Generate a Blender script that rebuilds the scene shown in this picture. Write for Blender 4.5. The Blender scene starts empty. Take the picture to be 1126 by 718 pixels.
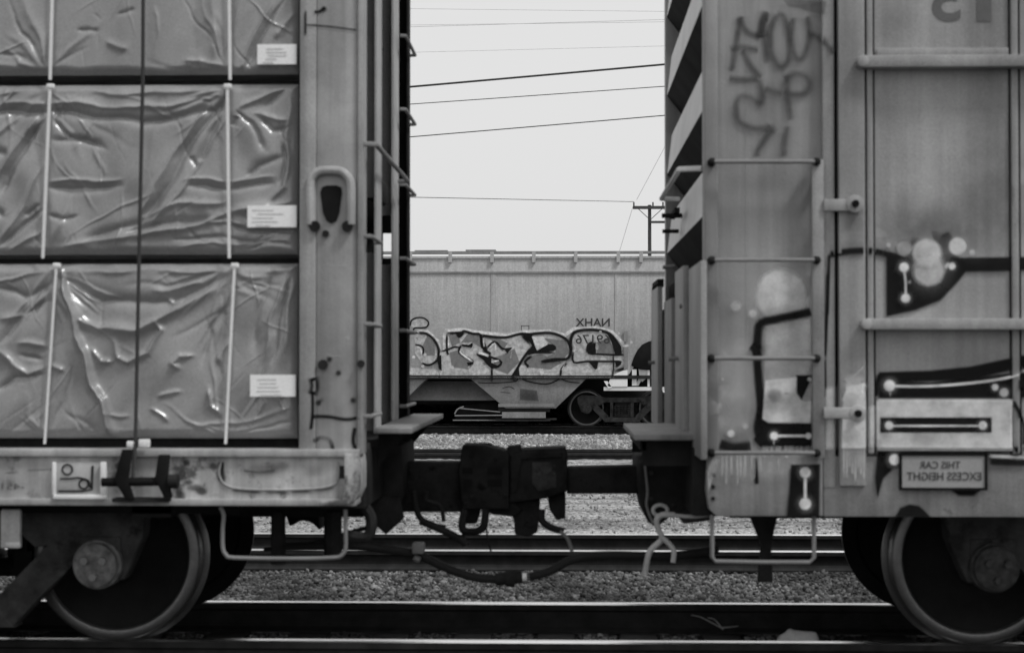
import bpy, bmesh, math, random
import numpy as np
from mathutils import Vector, Matrix
random.seed(4); rng = np.random.default_rng(4)
S = bpy.context.scene
COL = S.collection

# ------------------------------------------------------------------ camera, sky, sun, exposure
F = 1940.0                     # focal length in pixels of the 1126 px wide photograph
CAMZ = 1.52
PHI = math.atan(37/F); THE = math.atan(57/F*math.cos(PHI))
fw = Vector((-math.sin(THE)*math.cos(PHI), math.cos(THE)*math.cos(PHI), math.sin(PHI)))
rt = Vector((math.cos(THE), math.sin(THE), 0)); up = rt.cross(fw)
cam_d = bpy.data.cameras.new("camera"); cam = bpy.data.objects.new("camera", cam_d); COL.objects.link(cam)
cam.matrix_world = Matrix(((rt.x, up.x, -fw.x, 0), (rt.y, up.y, -fw.y, 0), (rt.z, up.z, -fw.z, CAMZ), (0, 0, 0, 1)))
cam_d.sensor_width = 36; cam_d.lens = 36*F/1126; cam_d.clip_start = .1; cam_d.clip_end = 5000
cam_d.dof.use_dof = True; cam_d.dof.focus_distance = 42; cam_d.dof.aperture_fstop = 3.6
S.camera = cam

W = bpy.data.worlds.new("World"); S.world = W; W.use_nodes = True
nt = W.node_tree; bg = nt.nodes["Background"]
sky = nt.nodes.new("ShaderNodeTexSky"); sky.sky_type = 'NISHITA'; sky.sun_disc = False
SUN_EL, SUN_AZ = math.radians(56), math.radians(120)
sky.sun_elevation = SUN_EL; sky.sun_rotation = SUN_AZ; sky.dust_density = 4; sky.air_density = 1.5
bw = nt.nodes.new("ShaderNodeRGBToBW"); mx = nt.nodes.new("ShaderNodeMix"); mx.data_type = 'FLOAT'
mx.inputs[0].default_value = .8; mx.inputs[3].default_value = 8.7     # an even cloud deck over the clear sky
nt.links.new(sky.outputs[0], bw.inputs[0]); nt.links.new(bw.outputs[0], mx.inputs[2])
nt.links.new(mx.outputs[0], bg.inputs[0]); bg.inputs[1].default_value = .1
sd = bpy.data.lights.new("sun", 'SUN'); sun = bpy.data.objects.new("sun", sd); COL.objects.link(sun)
sd.energy = 2.2; sd.angle = math.radians(10); sd.color = (1, 1, 1)
sdir = Vector((math.sin(SUN_AZ)*math.cos(SUN_EL), math.cos(SUN_AZ)*math.cos(SUN_EL), math.sin(SUN_EL)))
sun.rotation_euler = sdir.to_track_quat('Z', 'Y').to_euler()
vs = S.view_settings; vs.view_transform = 'Standard'; vs.look = 'None'; vs.exposure = 0.0; vs.gamma = 1

# ------------------------------------------------------------------ reading the photograph: pixel -> place at a real distance
YS = 8.75                      # the near side of the two cars
def P(px, py, Y):
    d = fw + rt*((px-563)/F) + up*(-(py-359)/F)
    k = Y/d.y
    return Vector((d.x*k, Y, CAMZ + d.z*k))
def X(px, Y=YS, py=359): return P(px, py, Y).x
def Z(py, Y=YS, px=563): return P(px, py, Y).z
def XZ(px, py, Y=YS):
    p = P(px, py, Y); return (p.x, p.z)

# ------------------------------------------------------------------ materials (black and white film: every colour is a grey)
def mat(name, base, rough=.6, metal=0., var=.15, scale=3., dirt=None, dscale=1.2, dthr=.55, fine=.16, bump=.15, bscale=60, spec=.25, streak=0., coat=0., fscale=170):
    m = bpy.data.materials.new(name); m.use_nodes = True; t = m.node_tree; b = t.nodes["Principled BSDF"]
    N = t.nodes.new; L = t.links.new
    tc = N("ShaderNodeTexCoord")
    def noise(sc, det=4, vec=None, ro=.6):
        n = N("ShaderNodeTexNoise"); n.inputs["Scale"].default_value = sc; n.inputs["Detail"].default_value = det
        n.inputs["Roughness"].default_value = ro; L(vec if vec else tc.outputs["Object"], n.inputs["Vector"]); return n
    def mth(op, a, c, clamp=False):
        q = N("ShaderNodeMath"); q.operation = op; q.use_clamp = clamp
        for i, v in enumerate((a, c)):
            if hasattr(v, "links"): L(v, q.inputs[i])
            else: q.inputs[i].default_value = v
        return q.outputs[0]
    def remap(v, lo, hi, a, c):
        q = N("ShaderNodeMapRange"); q.inputs[1].default_value = lo; q.inputs[2].default_value = hi
        q.inputs[3].default_value = a; q.inputs[4].default_value = c; L(v, q.inputs[0]); return q.outputs[0]
    v = remap(noise(scale).outputs[0], .3, .7, base*(1-var), base*(1+var))
    v = mth('MULTIPLY', v, remap(noise(fscale, 2).outputs[0], .3, .7, 1-fine, 1+fine))
    if streak:
        mp = N("ShaderNodeMapping"); mp.inputs["Scale"].default_value = (14, 14, .5); L(tc.outputs["Object"], mp.inputs[0])
        v = mth('MULTIPLY', v, remap(noise(1, 4, mp.outputs[0]).outputs[0], .35, .7, 1+streak*.5, 1-streak))
    if dirt is not None:
        f = remap(noise(dscale, 8, ro=.75).outputs[0], dthr, dthr+.09, 0, 1)
        q = N("ShaderNodeMix"); q.data_type = 'FLOAT'; L(f, q.inputs[0]); L(v, q.inputs[2]); q.inputs[3].default_value = dirt; v = q.outputs[0]
    L(v, b.inputs["Base Color"])
    b.inputs["Roughness"].default_value = rough; b.inputs["Metallic"].default_value = metal
    b.inputs["Specular IOR Level"].default_value = spec
    if coat: b.inputs["Coat Weight"].default_value = coat; b.inputs["Coat Roughness"].default_value = .25
    if bump:
        bp = N("ShaderNodeBump"); bp.inputs["Strength"].default_value = bump; bp.inputs["Distance"].default_value = .01
        L(noise(bscale, 4).outputs[0], bp.inputs["Height"]); L(bp.outputs[0], b.inputs["Normal"])
    return m
def spray(name, base, patch=.8):
    """paint whose edge fades out: the mesh carries its thickness of coat in the attribute 'coat'"""
    m = mat(name, base, rough=.7, var=.12, scale=9, bump=.05, spec=.08); t = m.node_tree; b = t.nodes["Principled BSDF"]
    at = t.nodes.new("ShaderNodeAttribute"); at.attribute_name = "coat"
    tr = t.nodes.new("ShaderNodeBsdfTransparent"); ms = t.nodes.new("ShaderNodeMixShader")
    tc = t.nodes.new("ShaderNodeTexCoord"); nz = t.nodes.new("ShaderNodeTexNoise"); nz.inputs["Scale"].default_value = 9; nz.inputs["Detail"].default_value = 6; t.links.new(tc.outputs["Object"], nz.inputs[0])
    mr = t.nodes.new("ShaderNodeMapRange"); mr.inputs[1].default_value = .35; mr.inputs[2].default_value = .62; mr.inputs[3].default_value = patch; mr.inputs[4].default_value = 1; t.links.new(nz.outputs[0], mr.inputs[0])
    mu = t.nodes.new("ShaderNodeMath"); mu.operation = 'MULTIPLY'; t.links.new(mr.outputs[0], mu.inputs[0]); t.links.new(at.outputs["Fac"], mu.inputs[1])
    t.links.new(mu.outputs[0], ms.inputs[0]); t.links.new(tr.outputs[0], ms.inputs[1]); t.links.new(b.outputs[0], ms.inputs[2])
    t.links.new(ms.outputs[0], t.nodes["Material Output"].inputs[0]); return m

M = {}
M['flat'] = mat("flatcar_paint", .40, dirt=.22, dscale=3.0, dthr=.60, streak=.2, var=.2)
M['flatworn'] = mat("flatcar_worn_paint", .40, dirt=.10, dscale=4.5, dthr=.54, streak=.3, var=.35)
M['bulk'] = mat("bulkhead_paint", .32, dirt=.15, dscale=2.6, dthr=.62, streak=.22, var=.22)
M['slot'] = mat("dark_slot_steel", 0.030, spec=.05, rough=.9)
M['box'] = mat("boxcar_paint", .29, rough=.5, var=.34, scale=1.0, streak=.18, fine=.16)
M['boxsill'] = mat("boxcar_sill_paint", .25, var=.3, streak=.25, dirt=.12, dscale=3, dthr=.64)
M['boxend'] = mat("boxcar_end_paint", .72, rough=.5, var=.12)  # on the boxcar rib faces this pale tone paints in the sky's light
M['endsheet'] = mat('shaded_end_sheet', .035, rough=.8, spec=.05, var=.3)  # near-black: shade of the end's undercuts and gaps is put into the colour
M['rod'] = mat("grab_iron_steel", .20, rough=.5, var=.2)
M['rodw'] = mat('pale_lever_steel', .42, rough=.5, var=.25)
M['rodl'] = mat("bright_grab_iron", .18, rough=.5, var=.2)
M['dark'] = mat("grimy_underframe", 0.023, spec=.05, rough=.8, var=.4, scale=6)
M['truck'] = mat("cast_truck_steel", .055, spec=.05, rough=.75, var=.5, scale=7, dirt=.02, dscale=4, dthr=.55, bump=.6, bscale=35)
M['black'] = mat("deep_black", 0.011, spec=.05, rough=.7, var=.4)
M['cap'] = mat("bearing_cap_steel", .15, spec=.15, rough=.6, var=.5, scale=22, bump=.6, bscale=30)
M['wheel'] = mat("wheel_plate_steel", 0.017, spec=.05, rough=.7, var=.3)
M['rim'] = mat("wheel_rim_steel", .17, rough=.33, metal=.8, var=.2)
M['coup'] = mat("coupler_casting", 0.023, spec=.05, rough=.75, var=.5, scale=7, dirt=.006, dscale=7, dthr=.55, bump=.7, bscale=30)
M['hose'] = mat("hose_rubber", 0.025, spec=.05, rough=.6)
M['tarp'] = mat("plastic_wrap", .25, rough=.27, var=.10, scale=3, fine=.18, bump=.12, bscale=30, spec=1.0)
M['strap'] = mat("banding_strap", .72, rough=.6, var=.05)
M['label'] = mat("paper_label", .82, rough=.7, var=.04, bump=0)
M['ink'] = mat("printed_ink", .30, rough=.8)
M['wood'] = mat("spacer_timber", 0.050, spec=.05, rough=.9, streak=.3)
M['cable'] = mat("steel_cable", 0.050, spec=.05, rough=.6)
M['hop'] = mat("hopper_paint", .40, rough=.6, var=.10, scale=.6, streak=.12, fine=.15, fscale=28, bump=0)
M['hoplow'] = mat("hopper_chute_paint", .22, rough=.7, var=.2, scale=2, streak=.1, fine=.15, fscale=28, bump=0)
M['hopdark'] = mat("hopper_underframe", 0.032, spec=.05, rough=.8, var=.3)
M['railtop2'] = mat('worn_rail_head', .62, rough=.32, metal=1, var=.15, bump=.05)
M['capdark'] = mat('grimy_bearing_cap', .05, spec=.1, rough=.7, var=.5, scale=22, bump=.5, bscale=30)
M['rail'] = mat("rusty_rail_web", 0.030, spec=.05, rough=.8, var=.3, scale=8)
M['railtop'] = mat("polished_rail_head", .95, rough=.25, metal=1, var=.08, fine=.03, bump=.04)
M['tie'] = mat("creosoted_timber", .06, rough=.9, streak=.3)
M['letter'] = mat("black_lettering", .045, rough=.8, bump=0)
M['lettersoft'] = mat("faded_lettering", .12, rough=.8, bump=0)
M['sign'] = mat("sign_plate", .30, rough=.6, var=.1)
M['wire'] = mat("overhead_wire", .035, rough=.7, bump=0)
M['wirethin'] = mat("thin_wire", .32, rough=.7, bump=0)
M['pole'] = mat("pole_timber", .06, rough=.9)
M['pale'] = mat("pale_ballast_lump", .55, rough=.9, bump=.8, bscale=30)
M['added_scrub'] = mat("added_dark_foliage", .018, rough=.9, var=.5, spec=.05)
M['spB'] = spray("black_spray", .010, .93); M['spW'] = spray("white_spray", .78, .62); M['spG'] = spray("grey_spray", .075, .55); M['spL'] = spray("pale_spray", .60, .6)
M['spP'] = spray('pale_bubble_spray', .72, .75)
M['spM'] = spray("mid_spray", .20)

# ------------------------------------------------------------------ mesh helpers
class MB:
    def __init__(s): s.v = []; s.f = []; s.mi = []; s.coat = None; s.seg = []
    def add(s, v, f, mi=0):
        o = len(s.v); g = len(s.f); s.v += [tuple(p) for p in v]; s.f += [tuple(i+o for i in q) for q in f]; s.mi += [mi]*len(f); s.seg.append(((o, len(s.v)), (g, len(s.f)))); return s
    def box(s, x0, x1, y0, y1, z0, z1, mi=0):
        x0, x1 = sorted((x0, x1)); y0, y1 = sorted((y0, y1)); z0, z1 = sorted((z0, z1))
        v = [(x, y, z) for x in (x0, x1) for y in (y0, y1) for z in (z0, z1)]
        return s.add(v, [(0, 1, 3, 2), (4, 6, 7, 5), (0, 4, 5, 1), (2, 3, 7, 6), (0, 2, 6, 4), (1, 5, 7, 3)], mi)
    def pbox(s, px0, px1, py0, py1, Y0, Y1, mi=0):      # outline read off the photo on plane Y0, depth to Y1
        xm, ym = (px0+px1)/2, (py0+py1)/2
        return s.box(X(px0, Y0, ym), X(px1, Y0, ym), Y0, Y1, Z(py1, Y0, xm), Z(py0, Y0, xm), mi)
    def cyl(s, p0, p1, r, n=14, r1=None, mi=0):
        p0, p1 = Vector(p0), Vector(p1); r1 = r if r1 is None else r1
        q = (p1-p0).to_track_quat('Z', 'Y'); o = []
        for p, rr in ((p0, r), (p1, r1)):
            for i in range(n):
                a = 2*math.pi*i/n; o.append(p + q @ Vector((rr*math.cos(a), rr*math.sin(a), 0)))
        f = [(i, (i+1) % n, n+(i+1) % n, n+i) for i in range(n)] + [tuple(range(n))[::-1], tuple(range(n, 2*n))]
        return s.add(o, f, mi)
    def tube(s, pts, r, n=10, sm=0, mi=0):
        pts = [Vector(p) for p in pts]
        if sm: pts = smooth(pts, sm)
        o = []; prev = None
        for i, p in enumerate(pts):
            t = (pts[min(i+1, len(pts)-1)]-pts[max(i-1, 0)]).normalized()
            if prev is None:
                a = Vector((0, 0, 1)) if abs(t.z) < .9 else Vector((1, 0, 0)); u = t.cross(a).normalized()
            else: u = (prev - t*prev.dot(t)).normalized()
            prev = u; w = t.cross(u); rr = r(i/(len(pts)-1)) if callable(r) else r
            for k in range(n):
                a = 2*math.pi*k/n; o.append(p + u*(rr*math.cos(a)) + w*(rr*math.sin(a)))
        f = [(i*n+k, i*n+(k+1) % n, (i+1)*n+(k+1) % n, (i+1)*n+k) for i in range(len(pts)-1) for k in range(n)]
        e = (len(pts)-1)*n
        return s.add(o, f + [tuple(range(n))[::-1], tuple(range(e, e+n))], mi)
    def prism(s, xz, y0, y1, mi=0):                      # outline in x,z with thickness in y
        n = len(xz); v = [(x, y0, z) for x, z in xz] + [(x, y1, z) for x, z in xz]
        f = [tuple(range(n)), tuple(range(n, 2*n))[::-1]] + [(i, n+i, n+(i+1) % n, (i+1) % n) for i in range(n)]
        return s.add(v, f, mi)
    def pprism(s, pts, Y0, Y1, mi=0): return s.prism([XZ(a, b, Y0) for a, b in pts], Y0, Y1, mi)
    def lathe(s, prof, c, n=48, mi=0):                   # prof of (radius, y offset) round an axis along y
        o = []
        for r, y in prof:
            for i in range(n):
                a = 2*math.pi*i/n; o.append((c[0]+r*math.cos(a), c[1]+y, c[2]+r*math.sin(a)))
        f = [(j*n+i, j*n+(i+1) % n, (j+1)*n+(i+1) % n, (j+1)*n+i) for j in range(len(prof)-1) for i in range(n)]
        mis = [mi(j) if callable(mi) else mi for j in range(len(prof)-1) for i in range(n)]
        ofs = len(s.v); s.v += o; s.f += [tuple(i+ofs for i in q) for q in f]; s.mi += mis; s.seg.append(((ofs, len(s.v)), (len(s.f)-len(mis), len(s.f)))); return s
    def pieces(s, name, m, parent=None, bevel=0):
        """each shape added becomes an object of its own"""
        out = []
        for (v0, v1), (f0, f1) in s.seg:
            q = MB(); q.v = s.v[v0:v1]; q.f = [tuple(i-v0 for i in f) for f in s.f[f0:f1]]; q.mi = s.mi[f0:f1]
            out.append(q.build(name, m, parent, bevel))
        return out
    def build(s, name, m, parent=None, bevel=0, smooth_=True, origin=None):
        me = bpy.data.meshes.new(name)
        org = Vector(origin) if origin else Vector((0, 0, 0))
        if parent is not None: org = org + parent_loc(parent)
        me.from_pydata([tuple(Vector(p)-org) for p in s.v], [], s.f)
        ms = m if isinstance(m, (list, tuple)) else [m]
        for q in ms: me.materials.append(q)
        me.polygons.foreach_set("material_index", s.mi)
        bm = bmesh.new(); bm.from_mesh(me); bmesh.ops.recalc_face_normals(bm, faces=bm.faces)
        if bevel:
            es = [e for e in bm.edges if len(e.link_faces) == 2 and e.calc_face_angle(0) > .6]
            bmesh.ops.bevel(bm, geom=es, offset=bevel, segments=2, profile=.5, affect='EDGES', clamp_overlap=True)
        bm.to_mesh(me); bm.free()
        if smooth_:
            me.shade_smooth(); me.set_sharp_from_angle(angle=.6)
        if s.coat is not None:
            at = me.attributes.new("coat", 'FLOAT', 'POINT'); at.data.foreach_set("value", s.coat)
        o = bpy.data.objects.new(name, me); COL.objects.link(o)
        if parent is not None: o.parent = parent; o.location = Vector(origin) if origin else (0, 0, 0)
        elif origin: o.location = org
        return o
def parent_loc(o):
    p = Vector((0, 0, 0))
    while o is not None: p += Vector(o.location); o = o.parent
    return p
def smooth(pts, k):
    pts = [Vector(p) for p in pts]; out = []
    for i in range(len(pts)-1):
        a, b, c, d = pts[max(i-1, 0)], pts[i], pts[i+1], pts[min(i+2, len(pts)-1)]
        for j in range(k):
            t = j/k; out.append(.5*((2*b)+(c-a)*t+(2*a-5*b+4*c-d)*t*t+(3*b-a-3*c+d)*t**3))
    out.append(pts[-1]); return out
def thing(name, label, cat, loc=(0, 0, 0), group=None):
    o = bpy.data.objects.new(name, None); COL.objects.link(o); o.location = loc; o.empty_display_size = .2
    o['label'] = label; o['category'] = cat
    if group: o['group'] = group
    return o
def tag(o, label, cat, group=None, kind=None):
    if label: o['label'] = label
    if cat: o['category'] = cat
    if group: o['group'] = group
    if kind: o['kind'] = kind
    return o
def struct(o): o['kind'] = 'structure'; return o

class Paint(MB):
    """spray paint as a thin coat lying on the real surface; depth(x, z) gives that surface's y"""
    def __init__(s, depth): super().__init__(); s.depth = depth; s.coat = []; s.lay = .0018
    def put(s, x, z): return (x, s.depth(x, z)-s.lay, z)
    def stroke(s, pts, w, soft=.45, sm=8, a=1., Y=YS, closed=False, taper=False):
        if w > 5 and Y < 20: s.stroke_(pts, w*1.9+3, .95, sm, a*.22, Y, closed, taper)
        return s.stroke_(pts, w, soft, sm, a, Y, closed, taper)
    def stroke_(s, pts, w, soft=.45, sm=8, a=1., Y=YS, closed=False, taper=False):
        """pts in photo pixels, w full width in pixels"""
        px = [Vector((p[0], p[1], 0)) for p in pts]
        if closed: px = px + [px[0]]
        if sm and len(px) > 2:
            if closed:
                ext = [px[-2]]+px+[px[1]]; q = smooth(ext, sm); px = q[sm:-sm]
            else: px = smooth(px, sm)
        res = []                                          # resample so that the coat can follow steps in the surface
        for i in range(len(px)-1):
            n = max(1, int((px[i+1]-px[i]).length/4)); res += [px[i].lerp(px[i+1], k/n) for k in range(n)]
        px = res+[px[-1]]; n = len(px); o = len(s.v); cols = (-.5-soft*.25, -.5+soft*.5, .5-soft*.5, .5+soft*.25)
        for i, p in enumerate(px):
            t = (px[min(i+1, n-1)]-px[max(i-1, 0)]).normalized(); nn = Vector((-t.y, t.x, 0))
            ww = w*(min(1, 4*min(i, n-1-i)/n+.25) if taper else 1)
            for c, al in zip(cols, (0, a, a, 0)):
                q = p+nn*(c*ww); s.v.append(s.put(*XZ(q.x, q.y, Y))); s.coat.append(al if 0 < i < n-1 or closed else al*.3)
        for i in range(n-1):
            for k in range(3): s.f.append((o+i*4+k, o+i*4+k+1, o+(i+1)*4+k+1, o+(i+1)*4+k)); s.mi.append(0)
        s.lay += .00025; return s
    def blob(s, cx, cy, rx, ry=None, soft=.25, a=1., Y=YS, n=28):
        if Y < 20 and rx > 3.5 and soft < .5: s.blob_(cx, cy, rx*1.5, (ry or rx)*1.5, .9, a*.25, Y, n)
        return s.blob_(cx, cy, rx, ry, soft, a, Y, n)
    def blob_(s, cx, cy, rx, ry=None, soft=.25, a=1., Y=YS, n=28):
        ry = ry or rx; o = len(s.v); s.v.append(s.put(*XZ(cx, cy, Y))); s.coat.append(a)
        rings = [(.5, a), (1-soft*.6, a), (1+soft*.4, 0)] if soft <= .7 else [(.2, a*.97), (.4, a*.86), (.6, a*.66), (.8, a*.42), (1., a*.2), (1.2, a*.06), (1.4, 0)]
        for r, al in rings:
            for i in range(n):
                t = 2*math.pi*i/n; s.v.append(s.put(*XZ(cx+rx*r*math.cos(t), cy+ry*r*math.sin(t), Y))); s.coat.append(al)
        for i in range(n): s.f.append((o, o+1+i, o+1+(i+1) % n)); s.mi.append(0)
        for j in range(len(rings)-1):
            for i in range(n):
                A = o+1+j*n; s.f.append((A+i, A+(i+1) % n, A+n+(i+1) % n, A+n+i)); s.mi.append(0)
        s.lay += .00025; return s
    def fill(s, pts, a=1., Y=YS, sm=0, soft=2.0):
        """filled outline with a short soft edge"""
        px = [Vector((p[0], p[1], 0)) for p in pts]
        if sm:
            ext = [px[-1]]+px+[px[0], px[1]]; px = smooth(ext, sm)[sm:-sm][:-1]
        from mathutils.geometry import tessellate_polygon
        n = len(px); area = sum(px[i].x*px[(i+1) % n].y-px[(i+1) % n].x*px[i].y for i in range(n))
        o = len(s.v)
        for p in px: s.v.append(s.put(*XZ(p.x, p.y, Y))); s.coat.append(a)
        for t in tessellate_polygon([px]): s.f.append(tuple(o+i for i in t)); s.mi.append(0)
        for i in range(n):
            t = (px[(i+1) % n]-px[i-1]).normalized(); nn = Vector((t.y, -t.x, 0))*(1 if area > 0 else -1)
            q = px[i]+nn*soft; s.v.append(s.put(*XZ(q.x, q.y, Y))); s.coat.append(0)
        for i in range(n): s.f.append((o+i, o+(i+1) % n, o+n+(i+1) % n, o+n+i)); s.mi.append(0)
        s.lay += .00025; return s

def lettering(txt, name, m, px0, px1, py0, py1, Y, parent, mirror=True, thick=.002, off=.003, bold=0):
    cu = bpy.data.curves.new("lettering_curve", 'FONT'); cu.body = txt; cu.align_x = 'LEFT'; cu.extrude = .0; cu.offset = bold
    ob = bpy.data.objects.new("tmp", cu); COL.objects.link(ob)
    dg = bpy.context.evaluated_depsgraph_get(); me = bpy.data.meshes.new_from_object(ob.evaluated_get(dg))
    bpy.data.objects.remove(ob); co = np.empty(len(me.vertices)*3, np.float32); me.vertices.foreach_get("co", co); co = co.reshape(-1, 3)
    mn, mxx = co.min(0), co.max(0); u = (co[:, 0]-mn[0])/(mxx[0]-mn[0]); v = (co[:, 1]-mn[1])/(mxx[1]-mn[1])
    if mirror: u = 1-u
    xm, ym = (px0+px1)/2, (py0+py1)/2
    x0, x1, z0, z1 = X(px0, Y, ym), X(px1, Y, ym), Z(py1, Y, xm), Z(py0, Y, xm)
    pl = parent_loc(parent)
    co[:, 0] = x0+u*(x1-x0)-pl.x; co[:, 1] = Y-off-pl.y; co[:, 2] = z0+v*(z1-z0)-pl.z
    me.vertices.foreach_set("co", co.ravel()); me.materials.clear(); me.materials.append(m); me.name = name
    o = bpy.data.objects.new(name, me); COL.objects.link(o); o.parent = parent; return o

# ------------------------------------------------------------------ ground
TIE_TOP = -.185
def gz(Y):
    pts = [(-60, -.34), (6.5, -.34), (8.2, -.27), (8.9, -.205), (11.9, -.205), (12.8, -.27), (13.6, -.375), (14.9, -.385), (18.6, -.385), (19.5, -.36), (26, -.30), (41.5, -.29), (43.5, -.37), (48.5, -.37), (52, -.30), (3000, -.30)]
    for (a, za), (b, zb) in zip(pts, pts[1:]):
        if a <= Y <= b: return za+(zb-za)*(Y-a)/(b-a)
def ground():
    ys = list(np.arange(-50, 8, 4.))+list(np.arange(8, 22, .06))+list(np.arange(22, 50, .25))+[52, 60, 80, 120, 200, 400, 900, 2500]
    xs = [-2500, -800, -250, -90, -40, -20]+list(np.arange(-10, 10.01, .1))+[20, 40, 90, 250, 800, 2500]
    v = [(x, y, gz(y)+(random.gauss(0, .008) if 8 < y < 50 and abs(x) < 12 else 0)) for y in ys for x in xs]
    n = len(xs); f = [(j*n+i, j*n+i+1, (j+1)*n+i+1, (j+1)*n+i) for j in range(len(ys)-1) for i in range(n-1)]
    me = bpy.data.meshes.new("ground"); me.from_pydata(v, [], f); me.shade_smooth()
    m = mat("ballast_ground", .3, rough=.95, bump=0); t = m.node_tree; b = t.nodes["Principled BSDF"]; N = t.nodes.new; L = t.links.new
    tc = N("ShaderNodeTexCoord"); sep = N("ShaderNodeSeparateXYZ"); L(tc.outputs["Object"], sep.inputs[0])
    nz = N("ShaderNodeTexNoise"); nz.inputs["Scale"].default_value = .8; nz.inputs["Detail"].default_value = 5; L(tc.outputs["Object"], nz.inputs[0])
    ad = N("ShaderNodeMath"); ad.operation = 'MULTIPLY_ADD'; L(nz.outputs[0], ad.inputs[0]); ad.inputs[1].default_value = 1.5; L(sep.outputs[1], ad.inputs[2])
    mr = N("ShaderNodeMapRange"); L(ad.outputs[0], mr.inputs[0]); mr.inputs[1].default_value = 0; mr.inputs[2].default_value = 60
    cr = N("ShaderNodeValToRGB"); L(mr.outputs[0], cr.inputs[0]); e = cr.color_ramp.elements
    stops = [(0, .10), (8/60, .07), (12.6/60, .10), (13.6/60, .13), (18.6/60, .12), (19.4/60, .30), (30/60, .32), (38/60, .38), (44/60, .38), (46/60, .12), (52/60, .12), (1, .3)]
    e[0].position = 0; e[0].color = (.1, .1, .1, 1); e[1].position = 1; e[1].color = (.3, .3, .3, 1)
    for p, c in stops[1:-1]: q = e.new(p); q.color = (c, c, c, 1)
    mp = N("ShaderNodeMapping"); mp.inputs["Scale"].default_value = (.22, 2.0, 1); L(tc.outputs["Object"], mp.inputs[0])
    n2 = N("ShaderNodeTexNoise"); n2.inputs["Scale"].default_value = 1.0; n2.inputs["Detail"].default_value = 6; n2.inputs["Roughness"].default_value = .65; L(mp.outputs[0], n2.inputs[0])
    m2 = N("ShaderNodeMapRange"); L(n2.outputs[0], m2.inputs[0]); m2.inputs[1].default_value = .40; m2.inputs[2].default_value = .60; m2.inputs[3].default_value = .5; m2.inputs[4].default_value = 1.15
    vo = N("ShaderNodeTexVoronoi"); vo.inputs["Scale"].default_value = 30; L(tc.outputs["Object"], vo.inputs[0])
    bwv = N("ShaderNodeRGBToBW"); L(vo.outputs["Color"], bwv.inputs[0])
    m3 = N("ShaderNodeMapRange"); L(bwv.outputs[0], m3.inputs[0]); m3.inputs[1].default_value = .2; m3.inputs[2].default_value = .8; m3.inputs[3].default_value = .55; m3.inputs[4].default_value = 1.4
    q1 = N("ShaderNodeMath"); q1.operation = 'MULTIPLY'; L(m2.outputs[0], q1.inputs[0]); L(m3.outputs[0], q1.inputs[1])
    q2 = N("ShaderNodeMath"); q2.operation = 'MULTIPLY'; L(cr.outputs[0], q2.inputs[0]); L(q1.outputs[0], q2.inputs[1]); L(q2.outputs[0], b.inputs["Base Color"])
    bp = N("ShaderNodeBump"); bp.inputs["Distance"].default_value = .03; bp.inputs["Strength"].default_value = .9; L(vo.outputs["Distance"], bp.inputs["Height"]); bp.invert = True
    L(bp.outputs[0], b.inputs["Normal"])
    me.materials.append(m); o = bpy.data.objects.new("ground", me); COL.objects.link(o); struct(o)
ground()

def stones(name, n, xr, yr, size, m, label, keep=None, sink=.2):
    t = (1+5**.5)/2
    ico = np.array([(-1, t, 0), (1, t, 0), (-1, -t, 0), (1, -t, 0), (0, -1, t), (0, 1, t), (0, -1, -t), (0, 1, -t), (t, 0, -1), (t, 0, 1), (-t, 0, -1), (-t, 0, 1)])/1.9
    fc = np.array([(0, 11, 5), (0, 5, 1), (0, 1, 7), (0, 7, 10), (0, 10, 11), (1, 5, 9), (5, 11, 4), (11, 10, 2), (10, 7, 6), (7, 1, 8), (3, 9, 4), (3, 4, 2), (3, 2, 6), (3, 6, 8), (3, 8, 9), (4, 9, 5), (2, 4, 11), (6, 2, 10), (8, 6, 7), (9, 8, 1)])
    x = rng.uniform(*xr, n); y = rng.uniform(*yr, n)
    if keep is not None: k = keep(x, y); x, y = x[k], y[k]; n = len(x)
    z = np.interp(y, *zip(*[(q, gz(q)) for q in np.arange(6, 60, .1)]))
    sz = size*(.4+.9*rng.beta(1.3, 3, n))*1.25
    v = ico[None]*(1+rng.uniform(-.5, .4, (n, 12, 1)))*sz[:, None, None]*rng.uniform(.7, 1.15, (n, 1, 3))
    a = rng.uniform(0, 6.28, n); c, s_ = np.cos(a), np.sin(a)
    vx = v[..., 0]*c[:, None]-v[..., 1]*s_[:, None]; vy = v[..., 0]*s_[:, None]+v[..., 1]*c[:, None]; b = rng.uniform(0, 6.28, n); cb, sb = np.cos(b)[:, None], np.sin(b)[:, None]
    vz = v[..., 2]*cb-vy*sb; vy = v[..., 2]*sb+vy*cb
    co = np.stack([vx+x[:, None], vy+y[:, None], vz+(z+sz*sink+rng.uniform(0, size*.4, n))[:, None]], -1).reshape(-1, 3)
    F_ = (fc[None]+12*np.arange(n)[:, None, None]).reshape(-1, 3)
    me = bpy.data.meshes.new(name); me.vertices.add(len(co)); me.vertices.foreach_set("co", co.ravel()); me.loops.add(F_.size); me.loops.foreach_set("vertex_index", F_.ravel().astype(np.int32))
    me.polygons.add(len(F_)); me.polygons.foreach_set("loop_start", np.arange(0, F_.size, 3, dtype=np.int32)); me.update()
    at = me.attributes.new("tone", 'FLOAT', 'POINT'); at.data.foreach_set("value", np.repeat(np.clip(rng.beta(1.1, 2.4, n)*(.8+.35*np.sin(x*2.3+y*1.1+1)+.3*np.sin(x*5.7-y*3.1)*np.sin(y*4.4)), 0, 1), 12).astype(np.float32))
    me.materials.append(m); o = bpy.data.objects.new(name, me); COL.objects.link(o); tag(o, label, 'ballast', kind='stuff')
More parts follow.
